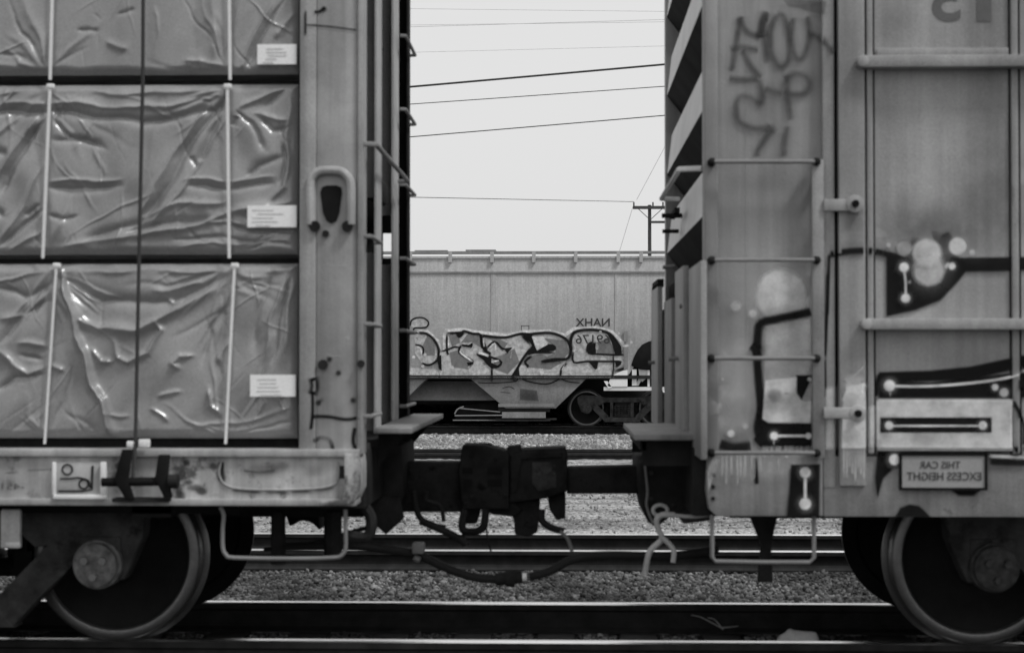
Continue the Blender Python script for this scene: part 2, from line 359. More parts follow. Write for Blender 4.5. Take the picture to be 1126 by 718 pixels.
def stone_mat(name, lo, hi):
    m = mat(name, .2, rough=.9, bump=.3, bscale=40); t = m.node_tree; b = t.nodes["Principled BSDF"]
    at = t.nodes.new("ShaderNodeAttribute"); at.attribute_name = "tone"; r = t.nodes.new("ShaderNodeMapRange")
    r.inputs[3].default_value = lo; r.inputs[4].default_value = hi; t.links.new(at.outputs["Fac"], r.inputs[0]); t.links.new(r.outputs[0], b.inputs["Base Color"]); return m
SP = .512
def crib(x, y):
    inside = (y > 8.95) & (y < 11.75)
    tie = (np.abs((x+.05)/SP-np.round((x+.05)/SP)) < .28)
    rails = (np.abs(y-9.6) < .09) | (np.abs(y-11.105) < .09)
    return ~(inside & tie) & ~rails
def off2(x, y): return (np.abs(y-15.9) > .1) & (np.abs(y-17.405) > .1)
stones("ballast_stones", 115000, (-4.7, 4.1), (8.9, 13.9), .0175, stone_mat("dark_ballast", .012, .46), "coarse dark crushed stone lying around the nearest track", crib)
stones("ballast_stones", 30000, (-5.0, 4.5), (13.4, 18.9), .022, stone_mat("dark_ballast_far", .02, .28), "coarse crushed stone around the second track", off2)
stones("gravel", 5000, (-7, 4.5), (18.4, 30), .022, stone_mat("pale_gravel", .14, .50), "pale gravel strewn between the second track and the old track")
stones("gravel", 24000, (-8, 5), (35.2, 43.6), .042, stone_mat("bright_ballast", .12, .55), "bright loose ballast along the distant hopper car track")

# ------------------------------------------------------------------ tracks
def rail(Y, z, x0, x1, label, worn=True, group=None):
    prof = [(-.075, -.18), (.075, -.18), (.075, -.168), (.02, -.150), (.01, -.13), (.01, -.055), (.036, -.042), (.037, -.008), (.030, 0), (-.030, 0), (-.037, -.008), (-.036, -.042), (-.01, -.055), (-.01, -.13), (-.02, -.150), (-.075, -.168)]
    b = MB(); n = len(prof)
    for x in (x0, x1): b.v += [(x, Y+p, z+q) for p, q in prof]
    for i in range(n): b.f.append((i, (i+1) % n, n+(i+1) % n, n+i)); b.mi.append(1 if worn and i in (7, 8, 9) else 0)
    b.f += [tuple(range(n)), tuple(range(n, 2*n))[::-1]]; b.mi += [0, 0]
    o = b.build("rail", [M['rail'], M['railtop2'] if 15 < Y < 20 else M['railtop']], None, smooth_=False); tag(o, label, 'rail', group)
G = "rails of the yard tracks"
rail(9.6, 0, -40, 40, "near rail of the nearest track, carrying the big dark wheels", group=G)
rail(11.105, 0, -40, 40, "far rail of the nearest track, long bright top between the wheels", group=G)
rail(15.9, -.185, -50, 50, "near rail of the second track, thin bright line below the couplers", group=G)
rail(17.405, -.185, -50, 50, "far rail of the second track, bright line beside pale gravel", group=G)
rail(45.2, -.165, -70, 70, "near rail under the distant hopper car", group=G)
rail(46.705, -.165, -70, 70, "far rail under the distant hopper car", group=G)
rail(32.4, -.185, -60, 60, "near rusty unused rail half buried in pale gravel", worn=False, group=G)
rail(33.9, -.185, -60, 60, "far rusty unused rail half buried in pale gravel", worn=False, group=G)
def ties(Y, ztop, n0, n1, label, group, sp=SP):
    b = MB().box(-.115, .115, -1.28, 1.28, -.17, 0); src = None
    for k in range(n0, n1):
        if src is None: src = b.build("wooden_sleeper", M['tie'], None, bevel=.01); o = src
        else: o = src.copy(); COL.objects.link(o)
        o.location = (k*sp-.05, Y, ztop); tag(o, label, 'sleeper', group)
ties(10.352, -.182, -9, 8, "dark creosoted sleeper bedded in ballast under the nearest track", "sleepers under the nearest track")

# ------------------------------------------------------------------ trucks (bogies), shared by all three cars
def wheel_mb():
    # outer face towards -y
    prof = [(.0, -.03), (.085, -.03), (.12, -.02), (.135, .0), (.15, .03), (.26, .055), (.36, .03), (.392, .014), (.402, .001), (.430, -.003), (.449, .006), (.457, .020), (.460, .10), (.472, .112), (.486, .120), (.486, .138), (.47, .145), (.40, .145), (.385, .12), (.25, .12), (.15, .10), (.13, .15), (.0, .15)]
    return prof
def make_wheel(c, parent, flip=False, hot=True):
    prof = wheel_mb(); b = MB(); sg = -1 if flip else 1
    b.lathe([(max(r, .0005), sg*y) for r, y in prof], c, 72, mi=lambda j: 1 if (7 <= j <= 14) else 0)
    return b.build("wheel", [M['wheel'], M['rim']], parent, origin=tuple(Vector(c)-parent_loc(parent)) if False else None)
def side_frame(parent, cx, Yf, z0, dark=M['truck'], sg=1, caps=M['cap']):
    """cast frame: sg=1 faces the camera. local outline, axles at +-.89"""
    def T(p): return (cx+p[0], z0+p[1])
    b = MB(); y0, y1 = Yf, Yf+sg*.16
    b.prism([T(p) for p in [(-1.02, .80), (-1.13, .74), (-1.12, .60), (-1.02, .37), (-.985, .37), (-.97, .58), (-.80, .58), (-.79, .47), (-.72, .47), (-.70, .56), (-.55, .54), (-.46, .62), (.46, .62), (.55, .54), (.70, .56), (.72, .47), (.79, .47), (.80, .58), (.97, .58), (.985, .37), (1.02, .37), (1.12, .60), (1.13, .74), (1.02, .80), (.60, .78), (.40, .74), (-.40, .74), (-.60, .78)]], y0, y1)
    b.prism([T(p) for p in [(-.86, .545), (-.66, .60), (-.34, .27), (-.34, .13), (-.44, .13), (-.60, .30)]], y0-.001*sg, y1-.02*sg)
    b.prism([T(p) for p in [(.86, .545), (.60, .30), (.44, .13), (.34, .13), (.34, .27), (.66, .60)]], y0-.001*sg, y1-.02*sg)
    b.prism([T(p) for p in [(-.45, .12), (.45, .12), (.36, .24), (-.36, .24)]], y0-.003*sg, y1)
    b.prism([T(p) for p in [(-.30, .22), (-.22, .22), (-.22, .66), (-.30, .66)]], y0+.01*sg, y1-.03*sg)
    b.prism([T(p) for p in [(.22, .22), (.30, .22), (.30, .66), (.22, .66)]], y0+.01*sg, y1-.03*sg)
    fr = b.build("side_frame", dark, parent, bevel=.012)
    for sx in (-.89, .89):
        a = MB(); c = (cx+sx, Yf, z0+.457)
        ad = MB().prism([T(q) for q in [(sx-.125, .40), (sx-.115, .60), (sx+.115, .60), (sx+.125, .40)]], y0-.012*sg, y1-.01*sg)
        ad.build("bearing_adapter", dark, fr, bevel=.01)
        a.lathe([(.0005, -.10*sg), (.05, -.10*sg), (.085, -.098*sg), (.112, -.085*sg), (.116, -.05*sg), (.128, -.04*sg), (.130, .10*sg)], c, 32)
        cp = a.build("bearing_cap", caps, fr)
        bb = MB()
        for k in range(3):
            an = 2*math.pi*k/3+.5; bb.cyl((c[0]+.055*math.cos(an), Yf-.10*sg, c[2]+.055*math.sin(an)), (c[0]+.055*math.cos(an), Yf-.13*sg, c[2]+.055*math.sin(an)), .021, 6)
        bb.pieces("cap_bolt", M['rod'] if caps is M['cap'] else caps, fr)
    sp = MB()
    for k in range(5):
        x = cx-.17+.085*k
        pts = [(x+.035*math.cos(t*.7), (y0+y1)/2+.035*math.sin(t*.7), z0+.24+.30*t/54) for t in range(55)]
        sp.tube(pts, .010, 6)
    sp.pieces("spring", dark, fr)
    return fr
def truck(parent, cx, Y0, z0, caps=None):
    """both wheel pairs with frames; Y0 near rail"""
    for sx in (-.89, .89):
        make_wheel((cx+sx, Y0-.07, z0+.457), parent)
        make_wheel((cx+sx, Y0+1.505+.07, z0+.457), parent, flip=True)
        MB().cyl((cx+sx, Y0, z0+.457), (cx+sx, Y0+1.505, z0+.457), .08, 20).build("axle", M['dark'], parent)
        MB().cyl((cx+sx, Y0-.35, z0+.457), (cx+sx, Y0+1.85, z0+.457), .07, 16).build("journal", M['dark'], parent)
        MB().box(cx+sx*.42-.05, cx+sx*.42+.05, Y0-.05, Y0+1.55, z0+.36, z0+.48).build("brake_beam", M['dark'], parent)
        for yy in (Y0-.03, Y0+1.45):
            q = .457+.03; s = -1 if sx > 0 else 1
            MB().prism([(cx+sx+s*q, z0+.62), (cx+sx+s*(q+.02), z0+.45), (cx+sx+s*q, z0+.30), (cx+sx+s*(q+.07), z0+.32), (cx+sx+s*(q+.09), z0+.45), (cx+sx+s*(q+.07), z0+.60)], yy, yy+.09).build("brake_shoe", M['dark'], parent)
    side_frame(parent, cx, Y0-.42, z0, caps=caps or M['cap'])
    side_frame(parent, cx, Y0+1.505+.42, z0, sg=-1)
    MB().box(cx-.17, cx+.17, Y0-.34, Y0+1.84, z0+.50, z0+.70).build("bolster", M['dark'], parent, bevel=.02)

# ------------------------------------------------------------------ left car: bulkhead flat car
L = thing("flat_car", "pale bulkhead flat car loaded with plastic wrapped lumber, oval hole in its tall end post", "freight car", (-3.32, 10.35, 0), "freight cars coupled on the nearest track")
truck(L, -3.32, 9.6, 0); truck(L, -15.3, 9.6, 0)
XE = -1.0; XL = -17.6
zt, zb_ = Z(499), Z(549)
b = MB(); b.box(XL, X(384), YS, YS+.03, zb_, zt-.015)                     # web of the side sill
side = b.build("side_sill", M['flatworn'], L)
MB().box(XL, X(392), YS-.022, YS+.2, Z(556.5), zb_+.001).build("bottom_flange", M['bulk'], L, bevel=.006)
MB().box(XL, X(396), YS-.025, YS+.2, zt-.016, Z(494)).build("top_flange", M['bulk'], L, bevel=.006)
b = MB(); pts = [(378, 499), (394, 499), (396, 510), (396, 538), (390, 552), (380, 556), (352, 556), (352, 551), (374, 549), (379, 540)]
b.pprism(pts, YS-.035, YS+.25); b.build("sill_corner", M['flatworn'], L, bevel=.008)
# raised pocket reinforcement and its dents
b = MB(); pr = smooth([Vector((a, c, 0)) for a, c in [(243, 508), (241, 522), (250, 534), (275, 538), (330, 538), (360, 535), (371, 528), (372, 508)]], 4)
b.tube([P(q.x, q.y, YS-.004) for q in pr], .0055, 8); b.build("sill_bead", M['bulk'], L)
b = MB().pbox(240, 246, 508, 528, YS-.004, YS+.01); b.pbox(372, 380, 512, 526, YS-.004, YS+.01); b.pieces("stake_slot", M['slot'], L)  # flat dark blocks stand for the open slots
pt = Paint(lambda x, z: YS)
for c in [(130, 512, 3, 3), (205, 508, 3, 3), (201, 521, 3, 4), (215, 536, 7, 3), (222, 540, 5, 3), (235, 512, 4, 3), (199, 545, 4, 5), (245, 525, 3, 5), (183, 524, 6, 2), (197, 540, 3, 6), (208, 530, 4, 2)]:
    pt.blob(c[0], c[1], c[2]*1.2, c[3]*1.2, soft=.7, a=.9)
for p in [[(182, 530), (195, 526), (207, 525)], [(268, 517), (285, 519), (303, 517)], [(255, 539), (287, 541)], [(292, 541), (316, 541)], [(320, 540), (342, 540)], [(346, 539), (368, 536)]]: pt.stroke(p, 3, a=.75)  # the lower dashes are the pocket's shadow line, painted in with the rust
pt.blob(292, 516, 20, 8, soft=.9, a=.6); pt.blob(310, 512, 10, 6, soft=.9, a=.4); pt.blob(345, 518, 12, 7, soft=.9, a=.3)
pt.build("rust_or_shade_mark", M['spG'], L)
tag(bpy.data.objects[-1] if False else side, None, None)
pt = Paint(lambda x, z: YS)
for p in [[(30, 517), (75, 515)], [(5, 520), (20, 519)]]: pt.stroke(p, 1.5, a=.5)
pt.build("scuff", M['spG'], L)
lettering("-451", "stencil", M['lettersoft'], 2, 27, 531, 538, YS, L)
# hose gear plate with two rings
b = MB(); b.pbox(60, 114, 508, 546, YS-.012, YS+.005); pl = b.build("door_plate", M['flat'], L, bevel=.004)
b = MB(); b.pbox(58, 116, 544, 549, YS-.035, YS); b.pbox(110, 116, 508, 544, YS-.035, YS); b.pbox(57, 61, 508, 544, YS-.025, YS); b.build("plate_frame", M['strap'], pl, bevel=.004)
b = MB()
for cx, cy, r in ((74, 516, 5.5), (92, 532, 5)):
    b.tube([P(cx+r*math.cos(t*.3142), cy+r*math.sin(t*.3142), YS-.014) for t in range(21)], .0045, 6)
b.tube([P(*q, YS-.014) for q in [(66, 526), (76, 526), (86, 525), (97, 528), (99, 536)]], .0045, 6, sm=3)
b.tube([P(*q, YS-.014) for q in [(64, 540), (90, 540), (101, 538), (102, 512)]], .006, 6)
b.build("plate_relief", M['dark'], pl)
# winch
w = MB(); 
w.pprism([(134, 494), (145, 494), (140, 528), (147, 549), (138, 549), (125, 528)], YS-.13, YS-.10)
w.pprism([(174, 500), (186, 500), (184, 526), (189, 547), (180, 547), (170, 526)], YS-.13, YS-.10)
wn = w.pieces("winch_bracket", M["black"], L, bevel=.004)[0]
MB().cyl(P(112, 530, YS-.10), P(194, 529, YS-.10), .022, 16).build("winch_shaft", M['black'], wn)
MB().cyl(P(186, 529, YS-.115), P(196, 529, YS-.115), .035, 16).build("winch_ratchet", M['dark'], wn)
MB().box(X(130), X(190), YS-.11, YS-.005, Z(551), Z(547)).build("winch_shelf", M['dark'], wn)
# deck, floor and centre sill
MB().box(XL, XE-.02, YS+.2, 11.9, 1.03, 1.085).build("deck", M['wood'], L)
MB().box(XL, XE-.02, 11.87, 11.9, .80, 1.03).build("side_sill", M['flat'], L)
MB().box(XL, -1.15, 10.12, 10.58, .62, 1.02).build("center_sill", M['dark'], L)
MB().box(-2.2, -2.0, 8.95, 11.8, .72, 1.02).build("cross_bearer", M['dark'], L)
MB().box(-5.2, -5.0, 8.95, 11.8, .72, 1.02).build("cross_bearer", M['dark'], L)
MB().box(-4.75, -1.65, 8.95, 9.0, .74, .99).build("inner_apron", M['black'], L)
MB().box(-3.6, -3.0, 8.95, 11.8, .74, 1.02).build("body_bolster", M['dark'], L)
# bulkhead: near post
zT = 4.45
b = MB(); xl, xr = X(329), X(399); zb2 = Z(500)
b.box(xl, X(347), YS-.002, YS+.16, zb2, zT); b.box(X(347)+.001, xr-.03, YS+.012, YS+.16, zb2, zT)
b.box(xr-.028, xr, YS-.004, YS+.16, zb2, zT)
post = b.build("bulkhead_post", M['bulk'], L, bevel=.006)
# pull hole with its raised collar
b = MB(); arch = [(342, 247), (341, 205), (345, 193), (354, 188), (372, 188), (381, 193), (386, 205), (386, 247)]
b.tube([P(*q, YS-.008) for q in arch], .022, 10, sm=5); col_ = b.build("hole_collar", M['bulk'], post)
b = MB(); inner = [(352, 212), (354, 206), (359, 204), (370, 204), (375, 206), (376, 212), (373, 234), (370, 243), (364, 246), (359, 243), (355, 234)]
b.pprism(inner, YS+.003, YS+.02); b.build("hole_shade_plate", M['black'], post)  # solid black plate; the hole's darkness is put into its colour
b = MB()
for q in ((346, 249), (382, 249)): b.cyl(P(*q, YS-.025), P(*q, YS+.01), .028, 12)
b.cyl(P(358, 257, YS-.01), P(358, 257, YS+.01), .018, 10); b.cyl(P(355, 401, YS-.012), P(355, 401, YS+.01), .026, 10); b.cyl(P(397, 400, YS-.02), P(397, 400, YS+.01), .02, 10)
b.pieces("stud", M['dark'], post)
pt = Paint(lambda x, z: YS+(.012 if x > X(347) else -.002) if x < X(394) else YS-.004)
for p, w_ in [([(344, 415), (346, 425), (343, 434)], 7), ([(344, 432), (344, 455), (342, 472)], 3), ([(352, 438), (354, 442)], 4), ([(343, 458), (360, 458), (380, 461), (395, 459)], 3), ([(345, 485), (353, 481), (362, 484), (366, 494)], 3.5), ([(350, 496), (365, 497)], 3), ([(390, 470), (388, 485), (392, 497)], 3), ([(346, 14), (352, 12), (357, 8)], 2.5), ([(337, 28), (360, 29), (392, 33)], 1.4), ([(336, 12), (336, 40)], 2)]: pt.stroke(p, w_*1.35, a=.95, soft=.6)
for q in [(362, 395), (350, 443), (388, 440), (372, 410), (356, 10)]: pt.blob(*q, 3, soft=.7, a=.8)
pt.build("rust_or_shade_mark", M['spB'], post)
pt = Paint(lambda x, z: YS+.010)
for q in [(382, 372, 3, 4), (368, 391, 14, 1.2), (372, 292, 14, .9), (360, 478, 14, 14), (374, 430, 10, 20)]: pt.blob(*q, soft=.9, a=.3)
pt.build("worn_patch", M['spL'], post)
# bulkhead end structure
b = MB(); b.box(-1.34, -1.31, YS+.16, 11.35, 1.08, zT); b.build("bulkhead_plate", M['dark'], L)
b = MB()
def yat(px, Xp): return F*abs(Xp)/(620-px)
for a0, a1, Xp in ((413.5, 419, -1.0), (432, 438, -1.02)):
    y0, y1 = yat(a0, Xp), yat(a1, Xp); b.box(Xp-.012, Xp, y0, y1, 1.14, zT); b.box(Xp-.10, Xp-.013, (y0+y1)/2-.01, (y0+y1)/2+.01, 1.14, 2.10); b.box(Xp-.10, Xp-.013, (y0+y1)/2-.011, (y0+y1)/2+.009, 2.40, zT)
b.pieces("bulkhead_rib", M['flat'], L)
b = MB(); yF = 11.35
x0, x1 = -1.31, -.995; hx0, hx1 = -1.17, -1.075; hz0, hz1 = Z(284, yF), Z(256, yF)
b.box(x0, hx0, yF, yF+.04, 1.0, zT); b.box(hx1, x1, yF, yF+.04, 1.0, zT); b.box(hx0, hx1, yF, yF+.04, 1.0, hz0); b.box(hx0, hx1, yF, yF+.04, hz1, zT)
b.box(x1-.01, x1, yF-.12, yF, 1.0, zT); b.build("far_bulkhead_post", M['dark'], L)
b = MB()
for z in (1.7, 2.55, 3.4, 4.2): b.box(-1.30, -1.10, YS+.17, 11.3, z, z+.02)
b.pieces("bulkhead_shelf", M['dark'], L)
b = MB(); b.box(-1.31, -.995, YS+.165, 11.4, zT, zT+.03); b.build("bulkhead_cap", M['bulk'], L)
MB().box(-1.10, -1.03, 9.75, 10.3, 2.42, 2.55).build("retainer_box", M['dark'], L, bevel=.02)
for z in (1.24, 1.70, 2.14, 2.59, 3.05, 3.5, 3.95):
    for ya, yb in (((8.80, 9.28),) if z < 2.5 else ()) + ((10.72, 11.42),):
        MB().tube([(-1.0, ya, z), (-.965, ya+.01, z), (-.965, yb-.01, z), (-1.0, yb, z)], .011, 8).build("ladder_rung", M['rod'], L)
MB().tube([(-1.0, 8.78, 2.6), (-.94, 8.8, 2.6), (-.94, 10.62, 2.6), (-1.0, 10.64, 2.6)], .013, 8).build("grab_iron", M['rod'], L)
b = MB().box(-1.0, -.80, 9.25, 11.7, 1.135, 1.165); b.build("end_platform", M['boxsill'], L, bevel=.004)
b = MB()
for y in (9.5, 10.4, 11.3): b.add([(-1.0, y, 1.13), (-.84, y, 1.13), (-1.0, y, .95), (-1.0, y+.01, 1.13), (-.84, y+.01, 1.13), (-1.0, y+.01, .95)], [(0, 1, 2), (3, 5, 4), (0, 3, 4, 1), (1, 4, 5, 2), (2, 5, 3, 0)])
b.pieces("platform_bracket", M['dark'], L)
# end sill, striker, coupler
MB().box(-1.30, XE-.015, YS+.26, 11.85, .76, 1.06).build("end_sill", M['dark'], L, bevel=.01)
b = MB(); b.pprism([(398, 478), (442, 490), (444, 545), (424, 586), (405, 560), (396, 520)], 9.95, 10.75); b.build("draft_housing", M['dark'], L, bevel=.012)
b = MB(); b.pprism([(400, 545), (440, 548), (444, 570), (424, 588), (408, 572)], 9.9, 9.95); b.build("striker_plate", M['dark'], L, bevel=.008)
Yc = 10.35
b = MB(); b.pprism([(430, 508), (512, 508), (512, 563), (430, 563)], Yc-.10, Yc+.10); b.pprism([(508, 489), (532, 489), (560, 497), (560, 560), (508, 560), (504, 520)], Yc-.17, Yc+.13)
cp = b.build("coupler", M['coup'], L, bevel=.014)
b = MB(); b.pprism([(505, 556), (530, 556), (524, 576), (507, 576)], Yc-.06, Yc+.05); b.pprism([(556, 552), (594, 550), (591, 585), (582, 590), (566, 588), (565, 572)], Yc-.09, Yc+.08); b.build("lock_lifter", M['coup'], cp, bevel=.01)
b = MB(); b.pprism([(536, 514), (552, 514), (552, 521), (536, 521)], Yc-.175, Yc-.16); b.pprism([(536, 527), (552, 527), (552, 535), (536, 535)], Yc-.175, Yc-.16); b.pprism([(508, 514), (520, 514), (520, 521), (508, 521)], Yc-.174, Yc-.16); b.pprism([(510, 527), (519, 527), (519, 535), (510, 535)], Yc-.174, Yc-.16); b.pieces("casting_window", M['black'], cp)
b = MB(); b.pprism([(545, 556), (560, 549), (575, 560), (566, 568), (543, 566), (528, 560)], Yc-.12, Yc+.06); b.build("knuckle", M['coup'], cp, bevel=.01)
# fittings below the coupler
rods = [[(455, 540), (460, 566), (474, 577), (490, 580)], [(470, 540), (469, 550), (484, 556), (488, 573)], [(490, 580), (500, 588), (510, 598)]]
MB().tube([P(*q, 10.1) for q in rods[0]], .017, 8, sm=5).build("brake_pipe", M['hose'], L)
MB().tube([P(*q, 10.1) for q in rods[1]], .012, 8, sm=5).build("uncoupling_rod", M['hose'], L)
MB().tube([P(*q, 10.05) for q in [(462, 572), (485, 582), (508, 594), (512, 600)]], .022, 8, sm=4).build("angle_cock", M['dark'], L)
b = MB(); b.tube([P(*q, 10.1) for q in [(511, 560), (508, 578), (512, 584), (524, 584), (532, 578), (534, 560)]], .022, 8, sm=5); b.tube([P(*q, 10.1) for q in [(510, 582), (509, 596)]], .012, 6)
b.tube([P(*q, 10.1) for q in [(533, 560), (536, 590), (540, 606)]], .006, 6, sm=3); b.pieces("lever_loop", M['coup'], L)
# stirrup step
b = MB(); b.tube([P(*q, YS+.03) for q in [(242, 557), (246, 566), (245, 580), (245, 602), (249, 610), (258, 613), (320, 614), (366, 613), (376, 610), (380, 602), (380, 585), (380, 560)]], .0105, 8, sm=3)
b.build("stirrup_step", M['rodl'], L)
b = MB(); b.tube([P(*q, 9.2) for q in [(400, 556), (408, 570), (404, 590), (380, 588)]], .03, 8, sm=4); b.cyl(P(306, 562, 9.5), P(306, 620, 9.5), .04, 10); b.cyl(P(366, 562, 9.7), P(366, 610, 9.7), .05, 10)
b.tube([P(*q, 10.0) for q in [(290, 604), (340, 598), (392, 583), (440, 572)]], .012, 8, sm=4); b.pieces("brake_rod", M['dark'], L)
b = MB().pbox(0, 22, 560, 603, YS+.05, YS+.09); b.pbox(22, 5, 596, 603, YS+.045, YS+.085); b.pieces("hanger_bracket", M['bulk'], L, bevel=.01)
MB().pprism([(312, 560), (350, 560), (352, 584), (342, 574), (330, 572), (318, 580)], 10.9, 11.2).build("brake_cylinder", M['dark'], L, bevel=.02)
# train hose from the left, down to the joined couplings
hp = [(300, 601), (380, 600), (420, 603), (460, 610), (490, 624), (520, 634), (552, 637)]
hb = MB().tube([P(*q, 9.95) for q in hp], .025, 10, sm=6).build("air_hose", M['hose'], L)
b = MB(); b.cyl(P(545, 637, 9.95), P(574, 634, 9.95), .036, 12); b.cyl(P(556, 636, 9.93), P(566, 636, 9.93), .046, 12); b.build("hose_coupling", M['dark'], hb)
b = MB(); b.cyl(P(574.5, 634, 9.92), P(579, 634, 9.92), .022, 10); b.build("hose_clamp", M['label'], hb)
b = MB().pbox(453, 466, 597, 609, 9.88, 9.97); b.cyl(P(455, 612, 9.92), P(462, 616, 9.92), .02, 8); b.build("hose_bracket", M['rodl'], hb, bevel=.01)

# ------------------------------------------------------------------ wrapped lumber
def segd(xx, yy, a, c):
    ax, ay = a; bx_, by_ = c; dx, dy = bx_-ax, by_-ay; L2 = dx*dx+dy*dy
    t = np.clip(((xx-ax)*dx+(yy-ay)*dy)/L2, 0, 1); qx, qy = ax+t*dx, ay+t*dy
    sg = np.sign(dx*(yy-ay)-dy*(xx-ax))
    return np.hypot(xx-qx, yy-qy)*sg, t
def bundle(y0, y1, folds, label, straps, lab, seed, group="wrapped lumber bundles stacked on the flat car"):
    """y0..y1 in photo pixels; folds: (polyline in photo px, width px, height m, taper 0/1/-1)"""
    Yb = YS+.06; r_ = np.random.default_rng(seed)
    x_r, x_l = X(327, Yb), X(-330, Yb); zt_, zb0 = Z(y0, Yb, 150), Z(y1, Yb, 150)
    o = thing("lumber_bundle", label, "lumber bundle", (-3.4, 10.3, zb0), group)
    nx, ny = 900, 300; u = np.linspace(0, 1, nx); v = np.linspace(0, 1, ny); uu, vv = np.meshgrid(u, v)
    xx = -330+uu*(327+330); yy = y1+(y0-y1)*vv
    h = np.zeros_like(xx)
    def wob(a, c, d, e): return np.sin(6.28*(xx/a+yy/c)+d)+.15*np.sin(6.28*(xx/(a*.73)-yy/(c*.91))+e)
    xx0, yy0 = xx, yy; ph = r_.uniform(0, 6.28, 8)
    xw = xx+1.8*wob(90, 60, ph[0], ph[1])+.22*wob(23, 17, ph[2], ph[3]); yw = yy+1.8*wob(70, 80, ph[4], ph[5])+.22*wob(19, 25, ph[6], ph[7]); xx, yy = xw, yw
    for pl_, w_, am, tp in folds:
        w_, am = w_*.78, am*.85
        best = None
        for i in range(len(pl_)-1):
            d, t = segd(xx, yy, pl_[i], pl_[i+1]); g = (i+t)/(len(pl_)-1)
            ww = w_*(1 if tp == 0 else (.35+.65*g if tp > 0 else 1-.65*g))
            q = np.exp(-(np.abs(d)/ww)**1.5*1.3)*np.sqrt(np.clip(ww/w_, .2, 1))*np.clip(np.minimum(g, 1-g)*5+.12, 0, 1)**.8
            best = q if best is None else np.maximum(best, q)
        h += 1.15*am*best
    for k in range(70):                                    # thin sharp creases, mostly steep
        cx, cy = r_.uniform(-330, 322), r_.uniform(y0+8, y1-8); an = r_.choice([-1, 1])*r_.uniform(.5, 1.9); ln = r_.uniform(8, 40)
        d, t = segd(xx, yy, (cx-ln*math.cos(an), cy-ln*math.sin(an)), (cx+ln*math.cos(an), cy+ln*math.sin(an)))
        h += r_.uniform(-.003, .004)*np.exp(-(d/r_.uniform(.9, 1.8))**2)*np.sin(np.pi*np.clip(t, .02, .98))
    for k in range(46):                                    # small random creases
        cx, cy = r_.uniform(-330, 320), r_.uniform(y0, y1); an = r_.choice([-1, 1])*r_.uniform(.35, 1.6); ln = r_.uniform(15, 60)
        d, t = segd(xx, yy, (cx-ln*math.cos(an), cy-ln*math.sin(an)), (cx+ln*math.cos(an), cy+ln*math.sin(an)))
        h += r_.uniform(-.005, .008)*np.exp(-(d/r_.uniform(1.0, 3.2))**2)*np.sin(np.pi*np.clip(t, .02, .98))
    for sx_ in (-140, 54, 251):                            # fine creases fanning out from the strap ends
        for sy_, sg_2 in ((y0+6, 1), (y1-6, -1)):
            for k in range(16 if sg_2 > 0 else 7):
                an = r_.uniform(.12, 3.0); ln = r_.uniform(25, 130); x1_, y1_ = sx_+ln*math.cos(an), sy_+sg_2*ln*math.sin(an)*.8
                mxp, myp = (sx_+x1_)/2+r_.normal(0, 6), (sy_+y1_)/2+r_.uniform(0, 10)
                d1, t1 = segd(xx, yy, (sx_, sy_), (mxp, myp)); d2, t2 = segd(xx, yy, (mxp, myp), (x1_, y1_)); w3 = r_.uniform(1.4, 4)
                h += r_.choice([-1, 1])*r_.uniform(.004, .010)*np.maximum(np.exp(-(d1/w3)**2)*np.clip(t1+.1, 0, 1), np.exp(-(d2/w3)**2)*(1-np.clip(t2, 0, 1)*.98))
    for k in range(8):
        kx, ky = r_.normal(0, 1/60), r_.normal(0, 1/130); h += .0024*np.sin(6.28*(kx*xx+ky*yy)+r_.uniform(0, 6.28))
    for st_ in straps:
        sx_ = st_[0]+(st_[2]-st_[0])*(1-vv); h = h*(1-.75*np.exp(-((xx0-sx_)/6)**2))-.006*np.exp(-((xx0-sx_)/3.5)**2)
    edge = np.minimum(1, np.minimum((1-uu)*60, np.minimum(vv, 1-vv)*18)); h = h*edge-.03*(1-edge)**2; xx, yy = xx0, yy0
    co = np.stack([x_l+uu*(x_r-x_l), Yb-h, zb0+vv*(zt_-zb0)], -1).reshape(-1, 3)-np.array([-3.4, 10.3, zb0])
    f = [(j*nx+i, j*nx+i+1, (j+1)*nx+i+1, (j+1)*nx+i) for j in range(ny-1) for i in range(nx-1)]
    me = bpy.data.meshes.new("wrapper"); me.from_pydata(co.tolist(), [], f); me.shade_smooth(); me.materials.append(M['tarp'])
    wr = bpy.data.objects.new("wrapper", me); COL.objects.link(wr); wr.parent = o
    b = MB().box(x_l, x_r-.008, Yb+.035, 11.75, zb0+.012, zt_-.012); b.build("lumber", M['tarp'], o)
    for (sx0, sy0, sx1, sy1, w_) in straps:
        s0, s1 = P(sx0, sy0, Yb-.022), P(sx1, sy1, Yb-.022); hw = w_/2/221*.68
        s_ = MB().add([(s0.x-hw, s0.y, s0.z), (s0.x+hw, s0.y, s0.z), (s1.x+hw, s1.y, s1.z), (s1.x-hw, s1.y, s1.z), (s0.x-hw, s0.y+.004, s0.z), (s0.x+hw, s0.y+.004, s0.z), (s1.x+hw, s1.y+.004, s1.z), (s1.x-hw, s1.y+.004, s1.z)], [(0, 1, 2, 3), (4, 7, 6, 5), (0, 4, 5, 1), (1, 5, 6, 2), (2, 6, 7, 3), (3, 7, 4, 0)])
        st = s_.build("strap", M['strap'], o)
        MB().box(s0.x-.020, s0.x+.020, s0.y-.004, s0.y+.02, s0.z-.018, s0.z+.008).build("strap_seal", M['strap'], st, bevel=.006)
